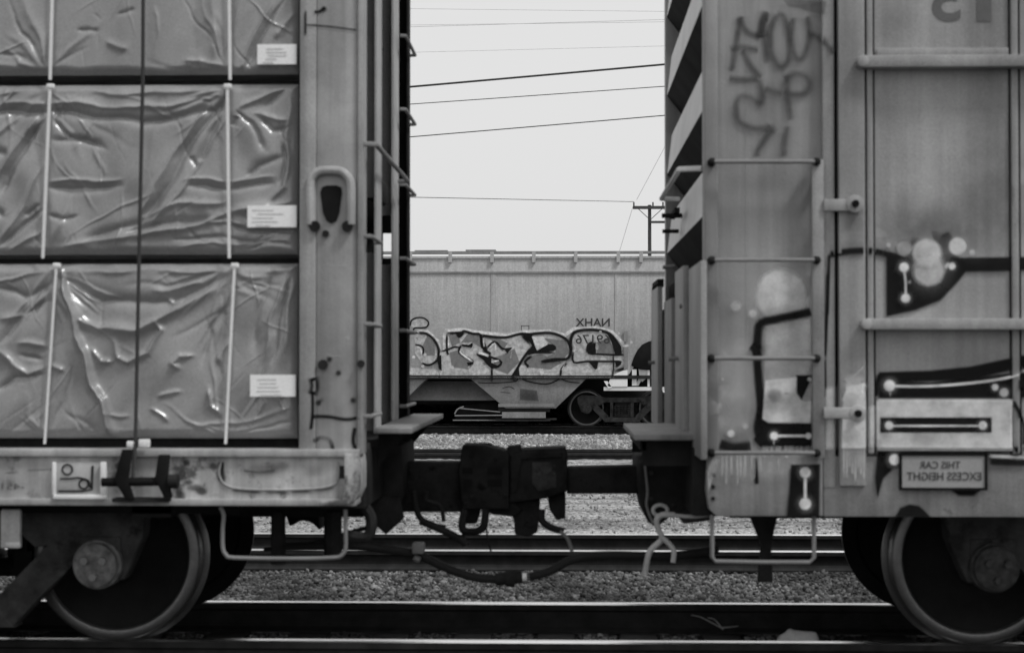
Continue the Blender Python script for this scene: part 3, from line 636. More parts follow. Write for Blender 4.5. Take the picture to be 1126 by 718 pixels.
    if lab:
        a, c, d, e = lab
        lo = MB().pbox(a, c, d, e, Yb-.040, Yb-.036); lb = lo.build("label", M['label'], o)
        tx = MB()
        for k in range(5):
            yk = d+4+(e-d-7)*k/4; q = r_.uniform(.35, .8); x0_ = a+5+r_.uniform(0, 8)
            tx.pbox(x0_, x0_+(c-a-12)*q, yk, yk+1.6, Yb-.042, Yb-.0415)
        tx.build("label_print", M['spG2'] if 'spG2' in M else M['lettersoft'], lb)
    return o
M['spG2'] = mat("faint_print", .66, rough=.8)
f1 = [([(0, 60), (30, 64)], 4, -.008, 0), ([(85, 32), (110, 36)], 4, -.010, 0), ([(115, 45), (140, 55)], 6, .012, 0), ([(235, -20), (236, 70)], 10, .022, 0), ([(212, -20), (214, 70)], 14, -.010, 0), ([(312, 0), (285, 45), (268, 75)], 7, -.022, 1), ([(300, 0), (280, 40), (262, 75)], 4, .014, 0),
      ([(327, 15), (300, 45)], 5, .014, 0), ([(130, 18), (150, 10)], 3, -.008, 0), ([(200, 68), (250, 72)], 4, .010, 0), ([(20, -10), (45, 40), (52, 70)], 9, .012, 0), ([(-60, 0), (-20, 60)], 8, .012, 0)]
f2 = [([(-330, 122), (0, 123), (60, 122), (160, 134), (235, 122), (252, 100)], 6, -.024, 0), ([(0, 115), (60, 112), (150, 120), (230, 110)], 4, .012, 0), ([(55, 97), (150, 104), (250, 96)], 4, .010, 0), ([(0, 103), (50, 98)], 3, .010, 0),
      ([(248, 108), (215, 150), (185, 200), (150, 250)], 10, -.036, 1), ([(232, 112), (200, 160), (170, 205), (152, 235)], 5, .020, 1), ([(258, 118), (225, 168), (198, 215), (160, 255)], 5, .014, 1),
      ([(48, 130), (30, 160), (8, 195), (0, 215)], 6, -.028, 0), ([(40, 128), (20, 160), (-5, 200)], 4, .016, 0), ([(58, 130), (75, 150), (95, 152), (118, 165)], 4, -.018, 0), ([(56, 156), (85, 151), (115, 162)], 5, -.014, 0),
      ([(54, 206), (75, 210), (95, 206), (135, 205)], 6, -.018, 0), ([(54, 199), (95, 199), (135, 197)], 3, .010, 0), ([(52, 238), (70, 240), (88, 236)], 4, -.014, 0), ([(240, 132), (224, 165), (218, 178)], 4, -.018, 0), ([(205, 206), (250, 207), (300, 203)], 5, -.020, 0), ([(200, 198), (250, 199), (300, 196)], 3, .010, 0),
      ([(262, 122), (276, 140), (293, 165)], 6, -.022, 1), ([(256, 140), (262, 128)], 6, -.02, 0), ([(285, 133), (300, 142), (318, 140)], 4, -.018, 0), ([(280, 127), (300, 131), (318, 131)], 4, .014, 0), ([(270, 195), (285, 182), (310, 175)], 5, -.016, 0), ([(265, 118), (290, 108), (327, 95)], 5, .018, 0), ([(290, 120), (327, 92)], 4, -.016, 0),
      ([(150, 262), (200, 250), (250, 236), (327, 220)], 6, .026, 0), ([(140, 254), (180, 247), (240, 238)], 6, -.030, 0), ([(150, 240), (200, 225), (250, 222)], 5, .014, 0), ([(60, 275), (130, 260), (170, 256)], 5, .016, 0), ([(90, 268), (130, 250), (155, 243)], 6, -.020, 0),
      ([(250, 250), (327, 258)], 3, -.014, 0), ([(230, 245), (327, 250)], 3, .014, 0), ([(190, 262), (250, 262), (327, 271)], 3, -.014, 0), ([(200, 270), (327, 266)], 3, .012, 0), ([(318, 110), (316, 160), (314, 205), (300, 218)], 4, .020, 0), ([(313, 160), (308, 205)], 4, -.016, 0),
      ([(0, 270), (25, 248), (50, 230)], 4, -.02, 0), ([(0, 262), (30, 225), (45, 180)], 4, .014, 0), ([(5, 282), (30, 265), (50, 255)], 4, .014, 0), ([(28, 238), (45, 225)], 4, -.014, 0), ([(-10, 162), (10, 168)], 6, -.02, 0), ([(-10, 230), (8, 236)], 6, -.02, 0), ([(210, 170), (215, 186)], 4, -.012, 0)]
f3 = [([(66, 290), (78, 335), (97, 400), (135, 500)], 7, .055, 1), ([(70, 312), (88, 350), (112, 362), (150, 362), (200, 340), (255, 308)], 8, .026, 0), ([(60, 300), (110, 330), (150, 333), (200, 330), (250, 305)], 9, -.020, 0), ([(90, 300), (150, 296), (250, 300)], 4, .012, 0), ([(0, 318), (30, 326), (58, 310)], 6, -.016, 0), ([(0, 350), (30, 345), (58, 318)], 5, .014, 0), ([(2, 378), (25, 348), (55, 330)], 6, -.018, 0),
      ([(0, 385), (15, 402), (35, 410), (52, 402)], 6, .022, 0), ([(0, 430), (20, 415), (50, 410)], 5, -.016, 0), ([(20, 378), (55, 380)], 4, .012, 0), ([(22, 392), (50, 393)], 3, -.012, 0), ([(125, 372), (132, 392), (145, 399), (165, 390), (180, 365), (170, 352)], 4, .020, 0), ([(185, 328), (190, 334), (202, 332)], 4, .016, 0),
      ([(100, 385), (112, 396), (125, 396)], 4, .018, 0), ([(200, 406), (190, 398), (198, 390), (214, 392)], 4, .018, 0), ([(178, 436), (200, 432)], 3, .014, 0), ([(228, 425), (234, 445), (246, 458)], 4, .022, 0), ([(168, 450), (185, 462)], 3, .012, 0), ([(240, 400), (248, 385), (258, 375)], 5, .016, 0), ([(225, 405), (230, 360), (252, 332)], 5, -.014, 0),
      ([(290, 400), (300, 350), (313, 305)], 5, .024, 0), ([(300, 400), (308, 350), (318, 305)], 3, -.016, 0), ([(280, 390), (285, 340), (300, 300)], 7, -.020, 0), ([(310, 400), (318, 340), (325, 300)], 4, .016, 0), ([(300, 300), (325, 294)], 5, .02, 0), ([(255, 318), (245, 345)], 5, .014, 0),
      ([(218, 470), (270, 462), (320, 450)], 3, .012, 0), ([(278, 462), (290, 438)], 3, .010, 0), ([(305, 435), (314, 455)], 4, .014, 0), ([(170, 320), (215, 312)], 6, .012, 0), ([(58, 400), (70, 410)], 4, .014, 0), ([(115, 455), (145, 456)], 3, .008, 0)]
bundle(-112, 82, f1, "topmost visible plastic wrapped lumber bundle, flat and barely creased", [(60, -105, 55, 88, 5), (251, -105, 253, 88, 5)], (283, 326, 49, 71), 1)
bundle(93, 280, f2, "middle plastic wrapped lumber bundle with long diagonal folds across its side", [(55, 94, 47, 284, 5), (250, 94, 252, 284, 5)], (272, 326, 226, 250), 2)
bundle(290, 482, f3, "bottom plastic wrapped lumber bundle on the flat car deck, one bright slanting crease", [(62, 291, 49, 488, 4), (258, 291, 248, 488, 4.5)], (275, 325, 412, 436), 3)
def spacer(ya, yb, label):
    b = MB().box(-6.3, X(325), YS+.22, YS+.32, Z(yb, YS+.12)+.012, Z(ya, YS+.12)-.012)
    tag(b.build("timber_spacer", M['wood'], None), label, 'timber spacer')
spacer(82, 92, "dark timber spacer in the gap under the topmost lumber bundle")
spacer(280, 290, "dark timber spacer in the gap under the middle lumber bundle")
spacer(482, 495, "dark timber spacer between the bottom lumber bundle and the deck")
cb = thing("tie_down_cable", "thin dark cable running down over all three lumber bundles to the winch", "cable", P(150, 490, YS-.06))
MB().tube([P(158, -110, YS-.03), P(157, 90, YS-.045), P(153, 280, YS-.05), P(149, 484, YS-.06), P(146, 525, YS-.09)], .0095, 8).build("wire_rope", M['cable'], cb)
MB().pbox(152, 164, 483, 492, YS-.075, YS-.045).pbox(139, 147, 485, 492, YS-.07, YS-.045).pieces("cable_clamp", M['strap'], cb, bevel=.004)

# ------------------------------------------------------------------ right car: boxcar
R = thing("boxcar", "grey boxcar with black and white graffiti, a side ladder and a ribbed end", "freight car", (3.1, 10.35, 0), "freight cars coupled on the nearest track")
truck(R, 3.10, 9.6, 0, M['capdark']); truck(R, 14.6, 9.6, 0)
XB = X(775); XR = 17.2; YF = 12.1; ZT = 5.05; ZS = Z(500)
YP = YS+.035                                              # the recessed side sheet
MB().box(XB+.205, XR, YP, YF-.02, ZS, ZT).box(XB+.02, XB+.204, YP, YP+.05, ZS, ZT).build("body", M['box'], R)
MB().box(XB-.02, XR+.02, YS-.02, YF+.02, ZT, ZT+.06).build("roof", M['box'], R, bevel=.02)
MB().box(XB, X(790), YS, YP+.001, ZS, ZT).build("corner_post", M['box'], R, bevel=.008)
b = MB(); b.pprism([(779, 500), (905, 500), (905, 567.5), (788, 567.5), (780, 560), (777, 540)], YS-.005, YS+.10); b.build("sill_plate", M['boxsill'], R, bevel=.006)
MB().box(X(905)+.001, XR, YS+.004, YS+.10, Z(567), ZS-.004).build("side_sill", M['boxsill'], R, bevel=.004)
b = MB().box(X(892), X(905), YS-.045, YS-.02, Z(503), Z(178)); 
for y in (200, 300, 400, 490): b.pbox(894, 903, y, y+5, YS-.02, YP)
b.build("ladder_stile", M['boxsill'], R, bevel=.004)
for y, r in ((178, .011), (286, .010), (394, .011), (498, .011)):
    lo = MB(); lo.tube([P(783, y, YS-.06), P(897, y, YS-.06)], r, 10)
    rg = lo.build("ladder_rung", M['rod'], R)
    bb = MB()
    if y > 100:
        for q in (783, 898):
            c = P(q, y, YS-.05); bb.lathe([(.001, -.024), (.012, -.02), (.020, -.008), (.021, .01), (.021, .05)], c, 14)
        bb.pieces("rung_bolt", M['dark'], rg)
# door posts and door
b = MB(); b.box(X(905), X(918), YS-.004, YP, Z(535), ZT)
b.build("side_post", M['box'], R, bevel=.005)
b = MB(); b.box(X(922), X(951), YS-.028, YP, Z(533), ZT); b.build("door_post", M['box'], R, bevel=.006)
b = MB(); b.box(X(918.5), X(921.5), YS+.02, YP, Z(533), ZT); b.build("door_gap", M['black'], R)
dr = MB(); dr.box(X(962), X(1112), YS+.004, YP-.002, Z(498), ZT); door = dr.build("door", M['box'], R)
for q0, q1 in ((953.5, 960.5), (1112.5, 1120.5)):
    MB().box(X(q0), X(q1), YS-.016, YP, Z(498), ZT).build("door_edge", M['box'], door, bevel=.008)
b = MB()
for q in (952, 962, 1111, 1122.5): b.box(X(q)-.003, X(q)+.003, YS+.0, YP-.004, Z(498), ZT)
b.pieces("door_seam", M['black'], door)
def drail(px0, y0, y1, name="door_rail"):
    b = MB(); b.box(X(px0), 3.6, YS-.085, YS+.0, Z(y1), Z(y0)); b.cyl((X(px0), YS-.09, (Z(y0)+Z(y1))/2), (X(px0), YS-.02, (Z(y0)+Z(y1))/2), abs(Z(y1)-Z(y0))/2*.99, 18)
    b.build(name, M['box'], door, bevel=.006)
drail(947, 66, 79); drail(950, 351, 363)
MB().box(X(965), X(1110), YS-.014, YS+.004, Z(65), Z(56)).build("door_plate", M['box'], door, bevel=.004)
MB().box(X(963), X(1112), YS-.02, YS+.004, Z(495), Z(489)).build("door_plate", M['box'], door, bevel=.004)
MB().box(X(1123), XR, YS+.0, YP, ZS, ZT).build("side_panel", M['box'], R)
def bracket(y0, y1, px0, px1, m):
    b = MB().pbox(px0, px1, y0, y1, YS-.06, YS-.035); c = P(px1-4, (y0+y1)/2, YS); rr = (y1-y0)*.75/221
    b.cyl((c.x, YS-.065, c.z), (c.x, YS-.03, c.z), rr, 16); br = b.build("latch_bracket", m, R, bevel=.004)
    MB().cyl((c.x, YS-.085, c.z), (c.x, YS-.06, c.z), .018, 10).build("latch_pin", M['black'], br)
bracket(219, 232, 906, 942, M['box']); bracket(448, 460, 906, 945, M['rodw'])
sg_ = MB().pbox(991, 1084, 500, 537, YS-.03, YS-.022); sp_ = sg_.build("warning_sign", M['sign'], R)
b = MB(); 
for a in ((989, 1086, 498, 501), (989, 1086, 536, 539), (989, 992, 500, 537), (1083, 1086, 500, 537)): b.pbox(*a, YS-.036, YS-.02)
b.build("sign_border", M['black'], sp_)
lettering("THIS CAR", "sign_text", M['letter'], 1011, 1056, 507, 515, YS-.03, sp_, bold=.012)
lettering("EXCESS HEIGHT", "sign_text", M['letter'], 997, 1079, 519, 528, YS-.03, sp_, bold=.012)
lettering("5", "height_figure", M['lettersoft'], 1025, 1056, -25, 24, YS+.004, door, bold=.02)
lettering("1", "height_figure", M['lettersoft'], 1074, 1090, -25, 24, YS+.004, door, bold=.02)
# ribbed end
b = MB(); zs = []; prof = []
per = .535; z0 = 2.02
k = 0; prof.append((XB+.015, z0))
while z0+per*k < ZT-.4:
    z = z0+per*k
    prof += [(XB+.17, z+.01), (XB+.004, z+.225), (XB+.035, z+.49), (XB+.17, z+.53)]; k += 1
prof.append((XB+.015, ZT))
# shade and sky light painted in: undersides near-black, faces leaning back pale
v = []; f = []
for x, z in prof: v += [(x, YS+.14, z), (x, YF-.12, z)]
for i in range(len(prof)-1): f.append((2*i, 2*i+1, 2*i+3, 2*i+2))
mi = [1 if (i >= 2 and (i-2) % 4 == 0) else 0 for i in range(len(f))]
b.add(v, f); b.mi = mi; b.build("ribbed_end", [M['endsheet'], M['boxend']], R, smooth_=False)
MB().box(XB, XB+.018, YS+.036, YS+.14, 1.05, ZT).build("corner_post", M['box'], R)
MB().box(XB-.005, XB+.2, YF-.12, YF+.01, 1.05, ZT).build("corner_post", M['box'], R)
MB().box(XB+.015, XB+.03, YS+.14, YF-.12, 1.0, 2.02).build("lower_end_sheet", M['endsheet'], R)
# end fittings
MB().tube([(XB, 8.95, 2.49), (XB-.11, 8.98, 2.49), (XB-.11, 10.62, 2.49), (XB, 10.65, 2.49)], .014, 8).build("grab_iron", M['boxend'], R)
b = MB(); b.box(XB-.05, XB-.02, 10.3, 10.8, 2.38, 2.41); b.cyl((XB-.12, 10.4, 2.37), (XB, 10.4, 2.37), .014, 8); b.cyl((XB-.10, 10.7, 2.30), (XB, 10.7, 2.30), .012, 8); b.pieces("brake_step", M['dark'], R)
def endbar(pa, pb, ya, yb, Xp, name, m, th=.03):
    y0, y1 = Xp*F/(620-pb)*-1, Xp*F/(620-pa)*-1; y0, y1 = sorted((abs(y0), abs(y1))); ym = (y0+y1)/2
    return MB().box(Xp, Xp+th, y0, y1, Z(yb, ym), Z(ya, ym)).build(name, m, R, bevel=.004)
endbar(757, 770, 292, 500, .655, "end_stile", M['box']); endbar(742, 751, 296, 495, .64, "end_stile", M['box']); endbar(730, 738, 330, 470, .64, "end_stile", M['boxsill'])
endbar(716, 723, 314, 466, .60, "brake_shaft_guide", M['box'])
b = MB().box(.60, .64, 11.3, 12.0, Z(318, 11.7), Z(310, 11.7)); b.build("guide_cap", M['dark'], R)
endbar(727, 741, 338, 372, .66, "brake_housing", M['box'], .1); endbar(727, 738, 372, 424, .67, "housing_recess", M['black'], .05)
for (px0, px1, py, ym) in ((735, 747, 394, 9.9), (729, 742, 293, 10.6), (747, 755, 336, 9.6), (713, 722, 398, 11.7)):
    MB().tube([P(px0, py+1, ym), P(px1, py, ym)], .012, 8).build("end_rung", M['rodl'], R)
b = MB().box(.355, .70, 8.95, 10.55, 1.115, 1.145); b.build("end_platform", M['boxsill'], R, bevel=.004)
b = MB(); b.box(.40, .70, 9.05, 9.08, .98, 1.11); b.box(.40, .70, 10.4, 10.43, .98, 1.11); b.box(.39, .42, 9.05, 10.43, 1.06, 1.11); b.pieces("platform_bracket", M['dark'], R)
# striker and draft housing, dark steel with pale outline
MB().box(XB-.05, XB+.3, YS+.12, YF-.1, .74, 1.08).build("end_sill", M['dark'], R)
b = MB(); b.pprism([(704, 508), (776, 500), (784, 560), (740, 566), (722, 580), (712, 574), (704, 540)], 9.75, 10.9); b.build("draft_housing", M['dark'], R, bevel=.015)
b = MB(); b.pprism([(708, 483), (740, 487), (744, 500), (728, 508), (708, 508)], 9.7, 9.9); b.build("housing_bracket", M['truck'], R, bevel=.01)
b = MB(); b.tube([P(*q, 9.7) for q in [(706, 486), (709, 510), (712, 540), (711, 556), (718, 575)]], .008, 6, sm=4); b.build("housing_edge", M['rod'], R)
MB().pprism([(745, 568), (770, 560), (780, 560), (784, 572), (752, 576)], 9.4, 9.6).build("cushion_stop", M['truck'], R, bevel=.01)
b = MB(); b.pprism([(623, 514), (704, 512), (704, 543), (623, 543)], Yc-.10, Yc+.10); b.pprism([(560, 497), (575, 494), (622, 492), (624, 500), (624, 540), (600, 548), (560, 553)], Yc-.15, Yc+.16)
cr_ = b.build("coupler", M['coup'], R, bevel=.014)
MB().pprism([(557, 491), (572, 489), (574, 500), (560, 503)], Yc-.16, Yc).build("knuckle", M['coup'], cr_, bevel=.01)
b = MB(); b.pprism([(602, 545), (622, 542), (622, 570), (612, 572), (604, 560)], Yc-.08, Yc+.05); b.build("lock_lifter", M['coup'], cr_, bevel=.01)
MB().tube([P(*q, 10.1) for q in [(596, 560), (596, 572), (606, 580), (620, 584)]], .020, 8, sm=4).build("angle_cock", M['coup'], R)
MB().tube([P(*q, 10.05) for q in [(616, 584), (624, 592), (629, 606)]], .011, 8, sm=4).build("brake_pipe", M['rodl'], R)
MB().tube([P(*q, YS+.03) for q in [(783, 566), (783, 612), (787, 617), (840, 618), (890, 618), (895, 613), (895, 566)]], .011, 8).build("stirrup_step", M['rodl'], R)
MB().pprism([(825, 567), (855, 567), (848, 600), (850, 640), (834, 640), (838, 600)], 9.3, 9.38).build("brake_lever", M['dark'], R)
# uncoupling lever with its two tails
b = MB(); b.tube([P(*q, 9.35) for q in [(742, 566), (728, 566), (722, 572), (724, 582), (728, 592), (718, 602), (713, 610), (709, 632)]], .016, 10, sm=5)
b.tube([P(*q, 9.32) for q in [(727, 590), (736, 598), (741, 606), (740, 618)]], .014, 10, sm=5); b.tube([P(*q, 9.35) for q in [(740, 566), (760, 568), (780, 566)]], .010, 8, sm=3)
b.tube([P(726+8*math.cos(t*.3142), 561+6*math.sin(t*.3142), 9.4) for t in range(21)], .010, 8); b.build("uncoupling_lever", M['rodw'], R)
hr = MB().tube([P(*q, 9.95) for q in [(582, 634), (604, 628), (632, 614), (670, 610), (735, 611), (790, 604)]], .024, 10, sm=6).build("air_hose", M['hose'], R)
# underframe
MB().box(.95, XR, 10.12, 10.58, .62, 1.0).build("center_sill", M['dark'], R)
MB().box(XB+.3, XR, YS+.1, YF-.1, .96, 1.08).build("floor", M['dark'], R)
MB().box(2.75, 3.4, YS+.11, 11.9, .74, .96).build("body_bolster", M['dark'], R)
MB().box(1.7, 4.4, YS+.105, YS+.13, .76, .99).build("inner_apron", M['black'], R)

# boxcar graffiti
def dR(x, z):
    for a, c, lo, hi, d in ((1e9, 0, 0, 0, 0),): pass
    zz = z
    if zz < Z(500): return YS-.005 if x < X(905) else (YS-.028 if X(922) < x < X(951) and zz > Z(533) else YS+.004)
    if (Z(363) < zz < Z(351)) and x > X(948): return YS-.085
    if (Z(79) < zz < Z(66)) and x > X(946): return YS-.085
    if x < X(790): return YS
    if x < X(905): return YP
    if x < X(918): return YS-.004
    if X(922) < x < X(951): return YS-.028
    if X(953.5) < x < X(960.5): return YS-.016
    if X(962) < x < X(1112): return YS+.004
    if X(1112.5) < x < X(1120.5): return YS-.016
    if x > X(1123): return YS
    return YP-.002
def g5(p): return [(890+a/2.246, 240+c/2.246) for a, c in p]
def g3(p): return [(690+a/2.565, 300+c/2.565) for a, c in p]
def g1(p): return [(690+a/2.761, c/2.761) for a, c in p]
fd = Paint(dR)                                            # faint pale bubbles under the rest
fd.blob(860, 325, 29, 30, a=.85, soft=.2); fd.blob(795, 417, 1, 1); fd.blob(818, 405, 26, 30, a=.30, soft=.5); fd.blob(806, 450, 24, 26, a=.32, soft=.5); fd.blob(840, 440, 12, 30, a=.25, soft=.6)
fd.fill(g3([(392, 150), (518, 130), (520, 300), (388, 305)]), a=.45)
for c in [(994, 273, 9, .45), (1019, 278, 16, .75), (1053, 271, 10, .75), (1043, 293, 4, .8), (977, 270, 3, .6), (1069, 278, 3.5, .6)]: fd.blob(c[0], c[1], c[2], a=c[3])
fd.build("pale_bubbles", M['spP'], R)
cl = Paint(dR); cl.lay = .0012
for q in [(1085, 215, 42, 60, .30), (1030, 255, 60, 26, .35), (1000, 240, 34, 30, .18), (1090, 120, 22, 50, .15), (985, 30, 18, 30, .12), (880, 250, 20, 50, .22), (800, 230, 12, 50, .10), (850, 200, 40, 12, .14), (938, 250, 12, 30, .25), (938, 60, 12, 60, .14), (1060, 400, 40, 20, .15)]: cl.blob_(q[0], q[1], q[2]*1.15, q[3]*1.15, soft=.95, a=q[4])
cl.build("grey_overspray", M['spG'], R)
bk = Paint(dR); bk.lay = .004
bk.stroke(g3([(520, 108), (470, 120), (420, 130), (378, 142), (370, 175), (368, 230), (372, 300), (378, 380), (370, 440), (385, 475)]), 9.5)
bk.stroke(g3([(350, 205), (362, 215), (372, 240)]), 8); bk.stroke(g3([(380, 435), (440, 445), (522, 450)]), 8); bk.stroke(g3([(375, 470), (440, 480), (522, 478)]), 10)
bk.fill(g3([(368, 395), (384, 420), (520, 425), (520, 485), (375, 488), (360, 470), (385, 445)]), sm=0)
bk.fill(g3([(480, 290), (520, 290), (520, 358), (492, 358), (478, 335)]), sm=0); bk.stroke(g3([(262, 483), (300, 492), (350, 488)]), 11, a=.85); bk.stroke(g3([(358, 520), (362, 560), (364, 595)]), 5)
bk.fill(g3([(462, 542), (540, 540), (538, 684), (450, 684), (458, 620)]))
bk.stroke(g3([(565, 0), (562, 100), (556, 240)]), 4); bk.stroke(g3([(556, 240), (558, 350)]), 3)
bk.stroke(g5([(48, 88), (46, 160), (44, 240)]), 3.5)
bk.stroke(g5([(50, 90), (100, 82), (160, 82), (200, 92), (250, 112)]), 7)
bk.fill(g5([(192, 95), (235, 105), (258, 125), (262, 150), (290, 170), (325, 160), (345, 120), (350, 100), (540, 98), (540, 126), (385, 130), (360, 160), (322, 200), (260, 225), (192, 242)]))
bk.fill(g5([(172, 382), (300, 378), (400, 368), (540, 338), (540, 362), (400, 395), (172, 404)])); bk.fill(g5([(172, 404), (300, 408), (540, 380), (540, 440), (172, 441)]))
bk.stroke(g5([(530, 350), (522, 400), (524, 440)]), 6)
bk.stroke(g5([(500, 452), (524, 500), (526, 560)]), 5)
bk.fill(g5([(170, 572), (228, 574), (228, 606), (205, 616), (180, 640), (168, 690), (164, 640)])); bk.stroke(g5([(170, 574), (300, 577), (440, 574), (540, 568)]), 6); bk.stroke(g5([(444, 600), (540, 604)]), 7)
bk.fill(g5([(350, 672), (430, 668), (405, 682), (370, 682)]), sm=0)
bk.fill([(984, 567), (990, 559), (1000, 555), (1010, 557), (1022, 567)])
bk.stroke(g5([(165, 440), (168, 400), (172, 385)]), 4)
bk.build("black_graffiti", M['spB'], R)
wh = Paint(dR); wh.lay = .012
wh.fill(g3([(392, 305), (385, 412), (400, 420), (516, 422), (520, 300), (482, 296), (480, 345), (494, 362), (520, 362), (520, 296)][:5]+[(520, 362), (492, 362), (476, 340), (478, 296)]), a=.85)
wh.stroke(g3([(415, 460), (515, 460)]), 3); wh.blob(*g3([(415, 460)])[0], 4.5); wh.blob(*g3([(512, 460)])[0], 3.5)
wh.stroke(g3([(500, 560), (500, 650)]), 3.5); wh.blob(*g3([(500, 562)])[0], 6); wh.blob(*g3([(500, 650)])[0], 6.5); wh.stroke(g3([(413, 465), (415, 490)]), 1.5, a=.5)
for q in [(307, 93, 15, .55), (355, 115, 13, .6), (293, 453, 11, .8), (334, 432, 9, .4), (515, 300, 6, .7)]: wh.blob(*g3([q[:2]])[0], q[2]/2.565, a=q[3], soft=.5)
for k in range(9):
    x = 268+k*13+random.uniform(-4, 4); wh.stroke(g3([(x, 512), (x+1, 540+random.uniform(-5, 35)), (x, 560+random.uniform(0, 50))]), 2.5, a=.55, taper=True)
for k in range(12):
    x = 385+k*12+random.uniform(-3, 3); wh.stroke(g3([(x, 488), (x, 512+random.uniform(0, 12))]), 3.5, a=.55)
wh.fill(g3([(256, 524), (243, 560), (228, 610), (225, 560), (240, 528)]), a=.4); wh.stroke(g3([(425, 520), (426, 560)]), 2, a=.4)
wh.stroke(g5([(232, 122), (236, 160), (236, 198)]), 2.6); wh.blob(*g5([(232, 122)])[0], 5.3); wh.blob(*g5([(236, 198)])[0], 5)
wh.blob(*g5([(350, 119)])[0], 3.8, a=.8); wh.blob(*g5([(245, 158)])[0], 2, a=.5)
wh.blob(1022, 279, 13, 12, a=.45, soft=.4); wh.blob(1020, 298, 18, 17, a=.5, soft=.3)
wh.stroke(g5([(196, 414), (300, 414), (420, 404), (500, 390), (535, 372)]), 3, a=.9); wh.blob(*g5([(196, 413)])[0], 6.2); wh.stroke(g5([(197, 420), (198, 440)]), 1.6, a=.6); wh.blob(*g5([(456, 417)])[0], 3.6); wh.blob(*g5([(478, 430)])[0], 5, a=.6)
wh.stroke(g5([(168, 450), (496, 450), (496, 564), (168, 562)]), 3.5, sm=0, closed=True, a=.85)
wh.fill(g5([(168, 450), (496, 450), (496, 490), (168, 490)]), a=.72, soft=1); wh.fill(g5([(168, 530), (496, 530), (496, 564), (168, 564)]), a=.72, soft=1); wh.fill(g5([(449, 490), (496, 490), (496, 530), (449, 530)]), a=.72, soft=1)
wh.stroke(g5([(440, 586), (540, 590)]), 3.5, a=.75); wh.blob(*g5([(208, 595)])[0], 6, a=.9)
wh.fill([(925, 440), (930, 425), (948, 422), (950, 440), (950, 492), (924, 492)], a=.72); wh.blob(937, 425, 14, 13, a=.35, soft=.5)
for k in range(8):
    x = 926+k*3.1; wh.stroke([(x, 490), (x, 505+random.uniform(0, 10)), (x, 512+random.uniform(0, 18))], 1.6, a=.55, taper=True)
wh.stroke([(911, 425), (911, 494)], 9, a=.45); wh.stroke([(957, 445), (957, 492)], 6, a=.55); wh.stroke([(935, 415), (951, 400)], 2, a=.3)
wh.build("white_graffiti", M['spW'], R)
bi = Paint(dR); bi.lay = .02
bi.fill(g5([(175, 492), (446, 490), (447, 530), (175, 532)])); bi.blob(*g3([(417, 346)])[0], 8, a=.35, soft=.5); bi.blob(*g3([(450, 340)])[0], 3, 1, a=.4)
bi.build("black_graffiti", M['spB'], R)
wi = Paint(dR); wi.lay = .023
wi.stroke(g5([(195, 512), (426, 512)]), 2.4); wi.blob(*g5([(195, 511)])[0], 4.6); wi.blob(*g5([(426, 511)])[0], 4.6); wi.stroke(g5([(195, 515), (197, 530)]), 1.5, a=.5)
wi.build("white_graffiti", M['spW'], R)
tg = Paint(dR); tg.lay = .004
for p in [[(345, 45), (335, 110), (318, 215)], [(340, 50), (362, 90), (405, 112)], [(405, 112), (408, 70), (430, 35)], [(315, 150), (345, 140), (400, 150)], [(350, 150), (375, 195), (408, 235)], [(310, 236), (350, 240), (398, 238)],
          [(418, 30), (415, 80), (428, 190)], [(455, 40), (438, 90), (440, 160), (465, 200), (490, 180), (492, 110), (478, 50), (455, 40)], [(505, 50), (500, 120), (515, 175), (540, 165), (555, 110), (548, 45)], [(548, 100), (580, 110), (625, 165)],
          [(400, 240), (412, 280), (408, 312), (375, 295), (345, 290), (332, 320), (340, 365), (375, 385), (415, 388), (435, 378)], [(432, 378), (455, 400)], [(420, 266), (445, 275), (470, 282)],
          [(485, 225), (488, 290), (498, 365)], [(478, 240), (510, 222), (545, 232), (555, 258), (540, 280), (500, 284), (480, 270)], [(488, 380), (480, 430), (476, 475)], [(440, 390), (400, 450), (395, 475)]]:
    tg.stroke(g1(p), 6.5, soft=.9, a=.75, sm=6)
tg.fill(g1([(470, -10), (560, -10), (600, 10), (595, 45), (550, 30), (520, 20), (490, 15)]), a=.5)
tg.build("grey_tag", M['spG'], R)

# ------------------------------------------------------------------ distant covered hopper
H = thing("hopper_car", "light grey covered hopper car with blocky graffiti seen through the gap between the two cars", "freight car", (0, 45.95, -.165))
YH = 44.4; ZH = -.165
s = YH/F
zroof, zbot = Z(284, YH, 590), Z(415, YH, 590)
xl, xr = X(300, YH), X(735, YH)
b = MB(); b.prism([XZ(*q, YH) for q in [(300, 284), (745, 284), (745, 362), (718, 372), (690, 414), (300, 415)]], YH, YH+3.1); b.build("body", M['hop'], H, bevel=.01)
b = MB(); b.pbox(300, 745, 298.8, 300.8, YH-.03, YH); b.build("weld_line", M['hoplow'], H)
b = MB(); b.pbox(540, 545.5, 301, 414, YH-.012, YH+.001); b.pbox(676, 678, 301, 372, YH-.012, YH+.001); b.pieces("side_seam", M['hop'], H)
b = MB(); b.pbox(300, 745, 412.6, 416.5, YH-.05, YH+.02); b.build("side_sill", M['hopdark'], H)
b = MB(); b.pbox(300, 745, 276.4, 279, YH-.02, YH+.25); b.build("roof_walk", M['hoplow'], H)
b = MB(); b.pbox(300, 745, 281.8, 284.2, YH-.03, YH+.03); b.build("roof_edge", M['hop'], H)
for q in (405, 451, 495, 541, 587, 633, 680, 705): MB().pbox(q-2, q+2, 277, 288.5, YH-.06, YH-.01).build("walk_bracket", M['hop'], H)
b = MB(); b.pbox(456, 492, 275.2, 276.4, YH+.7, YH+1.3); b.pbox(512, 545, 274.6, 276.2, YH+.7, YH+1.3); b.pieces("hatch", M['hoplow'], H)
